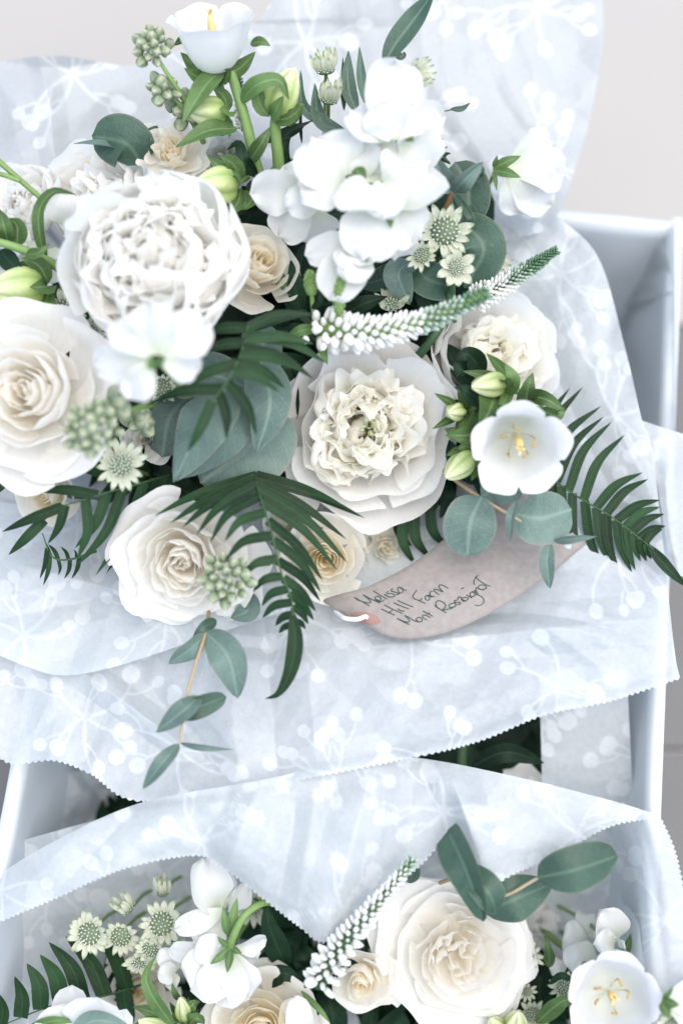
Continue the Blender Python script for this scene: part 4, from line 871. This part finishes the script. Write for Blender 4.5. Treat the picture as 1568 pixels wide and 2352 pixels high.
leaf(t, [(1106, 1140, .018), (1080, 1200, .022), (1072, 1278, .016)], 60, 'euc', 'round', roll=.1, seed=21, ruf=.05, fold=-.08); leaf(t, [(1182, 1180, .02), (1240, 1190, .024), (1312, 1170, .018)], 62, 'euc', 'round', roll=-.1, seed=22, ruf=.05, fold=-.08)
leaf(t, [(1104, 1142, .008), (1135, 1125, -.004), (1200, 1128, -.012)], 36, 'euc', 'round', seed=23); leaf(t, [(1186, 1148, .03), (1172, 1190, .034), (1170, 1244, .03)], 11, 'euc', 'oval', roll=.5, seed=24)
leaf(t, [(1262, 1246, .022), (1255, 1290, .026), (1262, 1352, .022)], 18, 'euc', 'oval', roll=.3, seed=25); leaf(t, [(1270, 1244, .022), (1310, 1238, .03), (1370, 1232, .03)], 12, 'euc', 'lance', roll=.6, seed=26)
t = Thing('eucalyptus_sprig', 'eucalyptus sprig hanging down over the tissue below the lowest white rose', 'eucalyptus', P((470, 1440, .03)), 'eucalyptus sprigs')
twig(t, [(480, 1405, .015), (472, 1455, .03), (445, 1540, .04), (425, 1620, .045), (413, 1708, .045)], 4.5, 3, 'estem')
leaf(t, [(474, 1456, .03), (438, 1490, .035), (388, 1524, .03)], 24, 'euc', 'oval', roll=-.5, seed=27); leaf(t, [(474, 1452, .03), (525, 1510, .04), (546, 1604, .035)], 42, 'euc', 'oval', roll=.2, seed=28)
leaf(t, [(498, 1425, .02), (470, 1440, .03), (440, 1470, .03)], 14, 'eucd', 'lance', seed=29); leaf(t, [(395, 1640, .04), (450, 1625, .046), (520, 1600, .04)], 26, 'eucd', 'round', roll=.2, seed=30)
leaf(t, [(458, 1598, .045), (425, 1630, .055), (358, 1682, .05)], 26, 'euc', 'oval', roll=.5, seed=31); leaf(t, [(412, 1706, .045), (460, 1716, .05), (538, 1722, .045)], 9, 'euc', 'lance', roll=.5, seed=32, label='thin edge-on eucalyptus leaf')
leaf(t, [(412, 1708, .045), (375, 1750, .055), (328, 1812, .05)], 19, 'euc', 'oval', roll=.4, seed=33)
t = Thing('eucalyptus_sprig', 'pale eucalyptus leaf tip under the lowest white rose', 'eucalyptus', P((550, 1390, .0)), 'eucalyptus sprigs')
leaf(t, [(545, 1360, .0), (570, 1400, .01), (530, 1420, .01)], 30, 'euc', 'oval', seed=34)

# ------------------------------------------------------------------ dark foliage filling the bouquets
def filler(label, base, spots, seed, Lr=(110, 190), w=(22, 38), mat='dark', d=(-.05, -.015)):
    rng = random.Random(seed); th = Thing('foliage', label, 'foliage', P(base), 'dark foliage deep in the bouquets')
    for (u, v) in spots:
        for q in range(3):
            a = rng.uniform(0, 6.28); L = rng.uniform(*Lr); dd = rng.uniform(*d)
            p0 = (u - math.cos(a) * L * .5, v - math.sin(a) * L * .5, dd - .01); p2 = (u + math.cos(a) * L * .5, v + math.sin(a) * L * .5, dd - .012); p1 = (u + rng.uniform(-20, 20), v + rng.uniform(-20, 20), dd + .006)
            leaf(th, [p0, p1, p2], rng.uniform(*w), mat, rng.choice(['lance', 'lance', 'oval']), roll=rng.uniform(-.8, .8), seed=seed * 50 + q, fold=.3, ns=12, nt=5)
    return th
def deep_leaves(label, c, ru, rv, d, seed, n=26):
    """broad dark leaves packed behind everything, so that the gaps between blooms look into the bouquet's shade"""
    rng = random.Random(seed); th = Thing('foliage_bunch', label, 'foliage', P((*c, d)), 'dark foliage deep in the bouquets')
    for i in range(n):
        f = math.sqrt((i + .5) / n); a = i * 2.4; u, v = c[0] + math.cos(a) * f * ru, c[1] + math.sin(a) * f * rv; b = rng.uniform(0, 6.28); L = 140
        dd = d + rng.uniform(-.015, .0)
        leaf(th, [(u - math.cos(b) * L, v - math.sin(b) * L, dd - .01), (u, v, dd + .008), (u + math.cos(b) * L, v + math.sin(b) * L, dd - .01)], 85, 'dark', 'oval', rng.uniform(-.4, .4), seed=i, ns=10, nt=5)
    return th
deep_leaves('dark leaves lying down in the box in the left gap between the tissue sheets', (230, 1840), 150, 70, -.13, 908, 8)
deep_leaves('dark leaves lying down in the box in the right gap between the tissue sheets', (1120, 1720), 130, 90, -.11, 909, 8)
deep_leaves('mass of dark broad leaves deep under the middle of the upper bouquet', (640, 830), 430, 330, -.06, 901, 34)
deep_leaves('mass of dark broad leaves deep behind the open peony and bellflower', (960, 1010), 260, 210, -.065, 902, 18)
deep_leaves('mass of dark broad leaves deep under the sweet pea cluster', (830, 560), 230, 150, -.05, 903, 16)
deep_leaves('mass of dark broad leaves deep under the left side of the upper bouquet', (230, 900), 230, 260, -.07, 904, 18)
filler('dark lance leaves between the cream rose and the long veronica spike', (700, 700, -.03), [(690, 690), (720, 640), (780, 700), (830, 690), (860, 650), (640, 750), (760, 720)], 1)
filler('dark lance leaves left of the open peony behind the blurred fern', (640, 850, -.04), [(640, 830), (650, 900), (600, 780), (660, 770), (630, 950)], 2)
filler('dark leaves behind the bellflower buds at the right', (1060, 950, -.04), [(1060, 850), (1050, 950), (1060, 1050), (1020, 1120), (1110, 1080), (990, 800), (1200, 1120)], 3)
filler('dark leaves around the left fern and starry astrantia', (360, 1090, -.03), [(370, 1080), (400, 1120), (330, 1130), (300, 1100), (250, 1010)], 4)
filler('dark leaves behind the astrantia and eucalyptus at upper right', (960, 640, -.03), [(900, 640), (980, 670), (1040, 640), (880, 560), (780, 520)], 5)
t = Thing('green_stalk', 'ribbed dark green stems under the long veronica spike', 'stem', P((1000, 760, -.01)))
twig(t, [(950, 830, -.02), (990, 780, -.01), (1020, 730, -.01), (1040, 640, .0)], 11, 9, 'dstem'); twig(t, [(1040, 740, -.012), (1037, 680, -.005), (1040, 630, .01)], 9, 8, 'dstem')
t = Thing('leafy_spray', 'narrow dark leaves with pale midribs left of the long veronica spike', 'foliage', P((690, 740, .0)))
for i, (pp, w) in enumerate([([(690, 720, .0), (678, 650, .012), (668, 592, .01)], 20), ([(560, 760, .02), (640, 730, .03), (722, 718, .03)], 14), ([(760, 740, .0), (830, 700, .012), (890, 680, .008)], 22), ([(620, 780, .01), (680, 760, .02), (740, 790, .01)], 12), ([(700, 560, -.01), (690, 620, .0), (700, 680, .0)], 16)]):
    leaf(t, pp, w, 'dark', fold=.3, seed=90 + i)
leaf(t, [(650, 668, .0), (640, 640, .012), (668, 680, .01)], 18, 'camp', seed=96)

tissue('tissue_sheet', 'crumpled translucent paper hanging inside the right wall of the box', [(1330, 600, -.30), (1420, 560, -.24), (1548, 515, -.130)], [(1400, 1060, -.26), (1480, 1030, -.18), (1548, 1010, -.086)], None, [(1550, 760, -.104)], 19, .012, 'tissue2', rot=.3, scale=.55, pr=False)
tissue('tissue_sheet', 'folded plain paper down in the box at the left gap', [(40, 1740, -.09), (160, 1750, -.10), (330, 1790, -.11)], [(30, 2060, -.07), (160, 2000, -.12), (260, 1960, -.12)], None, None, 20, .014, 'tissue2', rot=.3, scale=.5, pr=False)
# ------------------------------------------------------------------ the brown tag with its handwriting
tg = Thing('gift_tag', 'brown card gift tag with handwritten lines curling out under the eucalyptus sprig', 'gift tag', P((950, 1400, .0)))
TAGC = spline([P((1285, 1150, -.022)), P((1160, 1255, -.012)), P((1020, 1335, -.002)), P((880, 1400, .004)), P((790, 1425, .002)), P((735, 1390, -.012))], 60)
top_e = spline([P((1170, 1105, -.03)), P((1075, 1190, -.022)), P((960, 1285, -.012)), P((850, 1345, -.006)), P((790, 1362, -.006)), P((738, 1378, -.014))], 60)
bot_e = spline([P((1345, 1250, -.018)), P((1260, 1320, -.008)), P((1150, 1395, .006)), P((1020, 1455, .013)), P((900, 1465, .010)), P((790, 1410, -.004))], 60)
def tagp(s, t, lift=0.):
    """point on the tag: s 0..1 from the free end to the hole end, t 0 (upper edge) .. 1 (lower edge)"""
    x = np.clip(np.asarray(s, float), 0, 1) * 59; i = np.minimum(x.astype(int), 58); f = (x - i)[..., None]
    a = top_e[i] * (1 - f) + top_e[i + 1] * f; b = bot_e[i] * (1 - f) + bot_e[i + 1] * f
    t = np.asarray(t, float)[..., None]; p = a * (1 - t) + b * t
    bow = (4 * t * (1 - t)) * .004
    return p + np.array([0, 0, 1.]) * (bow + lift)
ss, tt = np.meshgrid(np.linspace(0, 1, 60), np.linspace(0, 1, 14), indexing='ij')
g = Geo(); A1 = tagp(ss, tt); B1 = tagp(ss, tt, -.0005); g.add(A1, gridf(60, 14)); g.add(B1, gridf(60, 14)[:, ::-1])
n0 = 60 * 14
rimv = [i * 14 for i in range(60)] + [59 * 14 + j for j in range(1, 14)] + [i * 14 + 13 for i in range(58, -1, -1)] + [j for j in range(12, 0, -1)]
g.f.append(np.array([[rimv[k], rimv[(k + 1) % len(rimv)], rimv[(k + 1) % len(rimv)] + n0, rimv[k] + n0] for k in range(len(rimv))]))
M['kraft'] = simple('brown_kraft_card', (.305, .275, .256), .75, 260, 1, .12, .15, (.245, .22, .205))
M['ink'] = simple('dark_green_ink', (.035, .07, .065), .5, 300, .2, 0); M['ring'] = simple('pink_paper_ring', (.30, .18, .155), .7, 300, .15, .1)
M['string'] = simple('white_cotton_string', (.84, .82, .80), .8, 900, .2, .5); M['hole'] = simple('punched_hole_shade', (.05, .04, .035), .9, 50, 0, 0)
tg.part('card', g, M['kraft'])
_ss, _tt = np.meshgrid(np.linspace(0, 1, 240), np.linspace(0, 1, 90), indexing='ij'); _tp = tagp(_ss, _tt).reshape(-1, 3)
_k = S * (D0 - _tp[:, 2]) / D0; _tu, _tv = _tp[:, 0] / _k + 784, 1176 - _tp[:, 1] / _k
def on_tag(u, v, lift=.0002):
    d2 = (_tu - u) ** 2 + (_tv - v) ** 2; i = np.argsort(d2)[:6]; w = 1 / (d2[i] + 1.); return pt(u, v, (_tp[i, 2] * w).sum() / w.sum() + lift)
SA = [[(250, 565), (540, 730)], [(250, 565), (330, 620), (490, 668), (560, 655), (530, 605), (410, 512)], [(410, 512), (560, 590), (735, 672)],
      [(640, 590), (720, 625), (755, 600), (735, 560), (680, 540), (645, 560), (650, 605), (700, 640), (770, 640), (820, 610)], [(612, 440), (740, 520), (875, 598)], [(665, 418), (674, 423)], [(820, 505), (880, 540), (930, 558), (1000, 545), (1015, 515), (960, 490), (880, 490), (865, 465), (900, 445)],
      [(950, 440), (1050, 470), (1110, 490), (1040, 512)], [(950, 440), (955, 410), (990, 398)], [(1175, 400), (1110, 370), (1075, 390), (1085, 440), (1120, 480), (1165, 465), (1175, 420), (1130, 385)], [(1130, 385), (1200, 420), (1248, 422)],
      [(765, 785), (900, 850), (1018, 905)], [(820, 705), (980, 790), (1165, 870)], [(895, 870), (985, 795)], [(1075, 780), (1130, 815), (1210, 830)], [(898, 672), (908, 676)], [(1000, 665), (1140, 730), (1290, 782)], [(1075, 620), (1200, 680), (1375, 748)],
      [(1065, 965), (1180, 1030), (1300, 1082)], [(1065, 965), (1200, 1025), (1290, 1030), (1300, 1005), (1260, 960), (1205, 910)], [(1205, 910), (1290, 945), (1370, 1000), (1470, 1035)], [(1420, 985), (1480, 1030), (1545, 1010), (1530, 965), (1470, 945), (1420, 985)]]
SB = [[(115, 500), (75, 550), (50, 600), (70, 635), (160, 672), (258, 718)], [(165, 668), (205, 632)], [(320, 610), (280, 590), (250, 610), (260, 650), (300, 665), (325, 640), (320, 600), (280, 580), (350, 605), (375, 612)], [(315, 575), (370, 600), (408, 606)], [(330, 570), (330, 530), (375, 518)], [(395, 510), (440, 545), (480, 572)], [(395, 515), (400, 485), (440, 488), (545, 530)], [(545, 530), (480, 450), (490, 415), (540, 420), (632, 468)],
      [(215, 840), (300, 885), (380, 930)], [(275, 890), (330, 870)], [(200, 930), (240, 965), (275, 985)], [(205, 935), (220, 908), (260, 910), (345, 950)], [(405, 750), (500, 815), (598, 868)], [(440, 770), (425, 710), (465, 672), (540, 695), (585, 740), (570, 790), (535, 822), (620, 812), (700, 795)],
      [(635, 745), (660, 780), (720, 775), (755, 745), (735, 715), (680, 720), (635, 748)], [(770, 662), (735, 672), (730, 695), (790, 700), (830, 705), (820, 730), (775, 738)], [(790, 655), (790, 620), (830, 610), (850, 640), (900, 670), (950, 650), (955, 625), (880, 620), (850, 655), (880, 682), (925, 675)], [(925, 575), (975, 605), (1015, 630)], [(840, 475), (885, 458)],
      [(1060, 535), (1010, 530), (985, 560), (1000, 600), (1045, 600), (1075, 565), (1060, 530), (1020, 525), (1100, 570), (1180, 610), (1215, 665), (1190, 725), (1130, 752), (1065, 745)], [(1060, 505), (1110, 545), (1115, 575)], [(1110, 560), (1080, 490), (1100, 455), (1150, 480), (1205, 500)], [(1120, 475), (1180, 490), (1245, 470), (1250, 435), (1200, 415), (1140, 420), (1120, 450)], [(1055, 410), (1050, 350), (1080, 290), (1122, 255)], [(1090, 295), (1150, 350), (1230, 400), (1322, 438)]]
g = Geo()
for lst, ox, oy, k_ in ((SA, 784, 1304.6, .12), (SB, 940.8, 1285.7, .14)):
    for st in lst: g.add(*tube([on_tag(ox + x * k_, oy + y * k_) for x, y in st], 1.25 * S, 1.0 * S, 4 * len(st) + 6, 6))
tg.part('handwriting', g, M['ink'])
RC = (839, 1420)
th_ = np.linspace(0, 2 * np.pi, 33)[:-1]
def rings(ra, rb, lift):
    g = Geo(); rows = []
    for f in np.linspace(0, 1, 4):
        a_, b_ = ra * f + .001, rb * f + .001
        rows.append(np.array([on_tag(RC[0] + a_ * math.cos(q) - .25 * b_ * math.sin(q), RC[1] + b_ * math.sin(q) + .22 * a_ * math.cos(q), lift) for q in th_]))
    g.add(np.array(rows), gridf(4, 32, True)); return g
tg.part('reinforcing_ring', rings(34, 13, .0004), M['ring']); tg.part('punched_hole', rings(7, 3.2, .0008), M['hole'])
st = Thing('string', 'short white cotton string looped through the hole of the brown tag', 'string', P((815, 1424, .012)))
g = Geo(); g.add(*tube([P((844, 1421, .003)), P((838, 1416, .010)), P((822, 1422, .013)), P((792, 1420, .010)), P((770, 1405, -.006))], 5.5 * S, 5 * S, 24, 8)); st.part('cord', g, M['string'])

# ------------------------------------------------------------------ lower bouquet
T2 = TIE2; DO[0] = -.034
rose('large white garden rose with quartered centre in the lower bouquet', (1050, 2185, .02), 158, (.10, .1, 1), 101, N=42, H=.42, quarter=.22, ruf=.06, roll=.6, tie=T2, outer=[(2.6, 1.12, .7), (4.6, 1.1, .8), (5.4, 1.05, .6), (1.7, 1.05, .7)])
rose('small cream rose under the lower veronica spike', (832, 2248, .025), 72, (-.1, -.2, 1), 102, 'cream', N=22, H=.7, tie=T2, outer=[(4.3, 1.15, .6), (5.3, 1.15, .6)])
rose('creamy white rose cut off by the bottom edge in the middle', (600, 2362, .02), 130, (.0, .2, 1), 103, 'cream', N=28, H=.5, tie=T2)
rose('white rose with cream throat behind the curved green leaf in the lower bouquet', (322, 2275, -.01), 92, (.1, .1, 1), 104, 'cream', N=20, H=.6, tie=T2)
t = Thing('rose_bud', 'closed white flower bud beside the bottom rose', 'flower bud', P((690, 2330, .02)))
for k, (b, e_, w, r_) in enumerate([((690, 2385, .02), (682, 2285, .03), 34, .2), ((715, 2385, .015), (712, 2308, .02), 28, -.4), ((680, 2380, .015), (676, 2290, .015), 40, .1)]):
    petal_px(t, b, e_, w, 'rose', .5, .1, r_, bend=.2, rng=random.Random(k))
t = Thing('cupped_flower', 'smooth cupped white bloom at the lower left edge of the bouquet', 'flower', P((185, 2330, 0.070)))
for k, (b, e_, w, r_, cc) in enumerate([((170, 2380, 0.030), (166, 2262, 0.040), 46, .1, .35), ((205, 2400, 0.050), (225, 2290, 0.060), 78, .0, -.3), ((170, 2400, 0.045), (160, 2302, 0.055), 80, .2, -.3), ((250, 2390, 0.040), (292, 2318, 0.050), 34, .5, .3), ((210, 2390, 0.030), (180, 2300, 0.030), 70, 0, .2)]):
    petal_px(t, b, e_, w, 'bell', cc, .07, r_, bend=.25, rng=random.Random(k))
leaf(t, [(170, 2380, 0.065), (215, 2345, 0.070), (292, 2352, 0.070)], 26, 'euc', 'oval', seed=201); leaf(t, [(60, 2370, 0.050), (120, 2345, 0.060), (180, 2345, 0.060)], 14, 'camp', seed=202)
peony('pale white flower in shade behind the eucalyptus leaves at lower right', (1240, 2110, -.045), 92, (.2, .2, 1), 105, N=16, guard=7, tie=T2, mat_in='peony', gw=(.7, .9), ruf=.04)

sweet_pea('white sweet pea seen from behind with green calyx, tallest in the lower bouquet', (520, 2180, .035),
          [((500, 2095, .035), (465, 1970, .04), 50, .5, .5), ((510, 2090, .035), (490, 1985, .03), 46, .2, .3), ((515, 2090, .04), (400, 2135, .045), 28, .3, .3), ((525, 2095, .035), (570, 2030, .03), 30, .5, .4), ((510, 2100, .038), (445, 2160, .045), 50, .1, .2)], 131,
          calyx=[((524, 2150, .05), (512, 2080, .052), 10), ((526, 2150, .05), (545, 2060, .048), 12)], tie=T2)
sweet_pea('broad white sweet pea banner hanging below the tallest one in the lower bouquet', (530, 2190, .045),
          [((525, 2185, .045), (440, 2270, .05), 66, .1, .2), ((530, 2190, .045), (500, 2300, .048), 62, -.1, .2), ((530, 2190, .042), (570, 2290, .04), 48, -.3, .25), ((520, 2180, .046), (450, 2175, .05), 36, .3, .3), ((535, 2180, .042), (610, 2155, .035), 26, .4, .4), ((540, 2180, .035), (588, 2205, .03), 36), ((500, 2190, .04), (390, 2180, .038), 26, .3, .4)], 132,
          calyx=[((528, 2178, .052), (482, 2215, .056), 10), ((530, 2178, .052), (522, 2235, .058), 10), ((527, 2175, .052), (498, 2150, .056), 8), ((532, 2176, .05), (556, 2190, .052), 8)], tie=T2)
t = Thing('green_stalk', 'curved hairy green stem carrying the sweet pea calyx', 'stem', P((566, 2098, .05)))
twig(t, [(528, 2180, .048), (536, 2150, .055), (566, 2098, .055), (615, 2072, .045), (660, 2090, .02)], 9, 8)
sweet_pea('small white floret with split petals left of the sweet pea banner', (405, 2225, .03), [((410, 2225, .03), (368, 2178, .035), 24), ((405, 2230, .032), (362, 2232, .04), 26), ((410, 2240, .03), (380, 2265, .035), 24), ((415, 2225, .03), (440, 2190, .035), 30)], 133, tie=T2)
sweet_pea('upright folded white sweet pea above the lower bellflower', (1400, 2170, .035),
          [((1412, 2165, .035), (1378, 2088, .04), 46, .3, .5), ((1410, 2170, .04), (1366, 2170, .05), 38, .4, .5), ((1412, 2180, .04), (1420, 2225, .045), 24, .1, .4), ((1415, 2160, .04), (1432, 2165, .05), 20)], 134,
          calyx=[((1428, 2200, .03), (1448, 2142, .035), 10), ((1425, 2190, .03), (1450, 2230, .03), 12)], tie=T2)
sweet_pea('shaded white sweet pea petals behind the upright folded one', (1330, 2190, .0), [((1345, 2160, .0), (1290, 2160, .0), 52), ((1355, 2165, .01), (1310, 2230, .01), 44), ((1350, 2150, .0), (1360, 2100, -.01), 52), ((1300, 2215, .0), (1260, 2225, .0), 24), ((1360, 2180, .012), (1320, 2265, .01), 26)], 135, tie=T2)
sweet_pea('white petals with green calyx at the lower right corner', (1540, 2300, .01), [((1530, 2300, .09), (1610, 2270, .08), 48), ((1530, 2310, .09), (1610, 2330, .08), 40)], 136, calyx=[((1520, 2295, .095), (1546, 2265, .1), 6), ((1518, 2298, .095), (1560, 2308, .1), 12), ((1518, 2300, .095), (1536, 2340, .1), 12)], tie=T2)
bell('white bellflower with tangled yellow stamens at the bottom right corner', (1412, 2302, .086), 98, (-.05, .12, .99), 141, depth=1.1, roll=.1, tie=T2, pist=.9, stam=5, sepal=False, flare=.22)

A_('astrantia head at the far left of the lower cluster with green tips', (206, 2144, .02), 56, (-.25, .0, 1), 161, N=18, dome=.5, tie=T2)
A_('astrantia head second from the left in the lower cluster', (278, 2150, .015), 46, (.1, -.1, 1), 162, N=15, dome=.55, tie=T2)
A_('largest astrantia head in the lower cluster with upright bracts', (372, 2122, .02), 58, (.0, .35, .9), 163, N=16, dome=.5, tie=T2, up=.3)
A_('small greenish astrantia head below the largest one in the lower cluster', (346, 2180, .025), 42, (.0, -.2, 1), 164, N=14, tie=T2)
A_('astrantia head pointing down at the bottom of the lower cluster', (320, 2210, .022), 40, (-.1, -.5, .8), 165, N=14, tie=T2)
A_('closed astrantia head topmost in the lower cluster', (374, 2052, .005), 34, (.05, .9, .35), 166, N=12, up=1.3, spread=.5, tie=T2)
A_('side-facing pale astrantia head above the second one in the lower cluster', (296, 2088, .01), 38, (-.5, .7, .4), 167, N=12, up=1.2, spread=.6, tie=T2)
A_('tiny astrantia head right of the small greenish one in the lower cluster', (402, 2168, .02), 28, (.3, 0, 1), 168, N=12, tie=T2)
A_('starry astrantia head right of the large garden rose', (1217, 2196, .005), 36, (.0, .25, 1), 169, N=10, wid=.14, tie=T2, dome=.36)
A_('grey astrantia head left of the lower bellflower', (1296, 2268, .01), 44, (-.1, .1, 1), 170, N=14, tie=T2, dome=.45)
A_('little faded astrantia head between the garden rose and the bellflower', (1210, 2278, .0), 26, (0, 0, 1), 171, N=10, tie=T2)
A_('dark shaded astrantia head at the bottom edge near the bellflower', (1222, 2330, .0), 42, (0, .1, 1), 172, N=13, tie=T2)
A_('shaded astrantia head half under the folded tissue flap', (580, 2080, -.01), 50, (0, 0, 1), 173, tie=T2)
A_('white astrantia behind the bellflower at the bottom right corner', (1545, 2360, .085), 44, (0, .2, 1), 174, tie=T2)

veronica('white veronica spike leaning on the tissue flap in the lower bouquet', [(732, 2262, .06), (775, 2185, .075), (855, 2090, .08), (948, 1974, .072)], 38, 12, 181, n=170, white=.9, pale=1.1, size=10)
fern('dark fern frond at the lower left edge with blunt upright leaflets', [(330, 2260, .0), (230, 2290, .022), (120, 2310, .03), (-40, 2375, .035)], [(.15, 270, 2420), (.4, 170, 2420)], [(.12, 215, 2140), (.28, 150, 2150), (.42, 112, 2163), (.54, 92, 2192), (.66, 62, 2212), (.78, 34, 2242), (.9, 0, 2284)], 21, 8, bow=.12)

t = Thing('eucalyptus_sprig', 'large dark eucalyptus leaves poking through the notch of the lower tissue sheet', 'eucalyptus', P((1120, 2040, .06)), 'eucalyptus sprigs')
leaf(t, [(1028, 1906, .066), (1070, 2000, .085), (1110, 2116, .075)], 44, 'eucd', 'strap', roll=.55, seed=203, fold=.35, ruf=.05); leaf(t, [(1060, 1985, .07), (1120, 2050, .082), (1140, 2100, .07)], 36, 'eucd', 'oval', roll=-.3, seed=204)
leaf(t, [(1112, 2098, .05), (1180, 2066, .058), (1268, 2030, .048)], 52, 'eucd', 'oval', roll=-.1, seed=205, ruf=.06, fold=-.1); leaf(t, [(1232, 2016, .072), (1320, 1998, .08), (1418, 1965, .07)], 54, 'eucd', 'round', roll=.1, seed=206, ruf=.06, fold=-.1)
leaf(t, [(938, 2028, .04), (950, 2000, .05), (955, 1962, .05)], 16, 'eucd', 'oval', seed=207); twig(t, [(1010, 2028, .03), (1056, 2010, .05), (1070, 2000, .06)], 5, 5, 'estem'); twig(t, [(1056, 2010, .05), (1140, 2060, .055), (1240, 2014, .065)], 4, 4, 'estem')
t = Thing('bellflower_spray', 'green bellflower stem with curved leaf and buds at the bottom left of the lower bouquet', 'flower stem', P((410, 2330, .02)))
twig(t, [(400, 2420, .01), (408, 2360, .03), (425, 2300, .03)], 12, 8)
leaf(t, [(400, 2358, .04), (352, 2290, .055), (336, 2240, .055), (360, 2192, .05)], 17, seed=208, fold=.3); leaf(t, [(400, 2360, .03), (350, 2325, .04), (305, 2312, .04)], 20, seed=209); leaf(t, [(420, 2350, .03), (440, 2310, .04), (460, 2300, .035)], 20, seed=210)
leaf(t, [(415, 2300, .03), (402, 2280, .035), (395, 2255, .035)], 8, seed=211); leaf(t, [(420, 2370, .02), (450, 2340, .04), (470, 2352, .03)], 24, seed=212); leaf(t, [(380, 2370, .03), (340, 2350, .04), (310, 2352, .04)], 22, seed=213)
camp_bud(t, (400, 2385, .03), (318, 2342, .045), 26, 1.2, 9); camp_bud(t, (425, 2345, .03), (415, 2290, .045), 18, 1.2, 10)
t = Thing('bellflower_spray', 'pale green bellflower bud at the bottom edge between the garden rose and bellflower', 'flower stem', P((1185, 2350, .02)))
camp_bud(t, (1175, 2395, .01), (1190, 2322, .03), 30, 1.2, 11); camp_bud(t, (1150, 2390, .01), (1128, 2338, .03), 26, 1.2, 12); leaf(t, [(1180, 2380, .0), (1130, 2320, .015), (1150, 2300, .01)], 24, seed=214); leaf(t, [(1230, 2350, .01), (1290, 2300, .025), (1330, 2300, .02)], 22, seed=215); leaf(t, [(1260, 2262, .02), (1290, 2240, .03), (1332, 2268, .025)], 9, 'dark', seed=216)
t = Thing('leafy_spray', 'green leaves by the shaded sweet pea at lower right', 'foliage', P((1250, 2180, .0)))
leaf(t, [(1262, 2222, .0), (1258, 2180, .012), (1250, 2150, .01)], 14, 'camp', seed=217); leaf(t, [(1320, 2240, .01), (1370, 2210, .02), (1400, 2205, .02)], 12, 'camp', seed=218)
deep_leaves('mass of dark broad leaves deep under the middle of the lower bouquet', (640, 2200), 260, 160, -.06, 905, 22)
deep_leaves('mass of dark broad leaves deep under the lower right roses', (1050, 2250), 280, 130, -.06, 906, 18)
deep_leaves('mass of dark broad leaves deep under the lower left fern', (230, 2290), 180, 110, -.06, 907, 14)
filler('dark serrated leaves under the tissue flap in the lower bouquet', (640, 2180, -.02), [(620, 2100), (650, 2180), (640, 2250), (700, 2250), (700, 2200), (600, 2130)], 6, w=(24, 40), d=(-.04, .0))
filler('dark leaves below the small cream rose and veronica', (800, 2310, -.03), [(760, 2330), (860, 2340), (730, 2280), (960, 2350), (900, 2340)], 7)
filler('dark leaves around the shaded astrantia at lower right', (1240, 2270, -.03), [(1240, 2260), (1270, 2320), (1180, 2300), (1320, 2260)], 8)
filler('dark leaves by the lower left fern and roses', (260, 2260, -.04), [(250, 2240), (230, 2300), (290, 2250), (330, 2330), (420, 2300)], 9)
t = Thing('leafy_spray', 'large toothed dark leaf under the tissue flap', 'foliage', P((620, 2120, .0)))
leaf(t, [(660, 2230, .0), (620, 2130, .02), (612, 2066, .02)], 30, 'dark', seed=219, ruf=.12); leaf(t, [(590, 2260, .0), (650, 2235, .015), (695, 2262, .01)], 26, 'dark', seed=220); leaf(t, [(700, 2270, .02), (720, 2240, .04), (730, 2210, .04)], 9, 'dark', seed=221); leaf(t, [(690, 2275, .02), (735, 2320, .03), (760, 2352, .03)], 8, 'camp', seed=222)
DO[0] = 0.
t = Thing('foliage', 'dark curved leaf and stem seen through the gap between the two tissue sheets', 'foliage', P((1150, 1735, -.04)))
leaf(t, [(1080, 1762, -.04), (1160, 1728, -.03), (1248, 1752, -.04)], 24, 'dark', 'oval', seed=223); twig(t, [(1070, 1660, -.06), (1062, 1720, -.05), (1060, 1790, -.05)], 12, 12, 'dstem')
rose('white flower tops hidden down in the gap under the curved dark leaf', (1190, 1830, -.055), 75, (0, .3, 1), 106, N=14, ruf=.16, tie=T2)
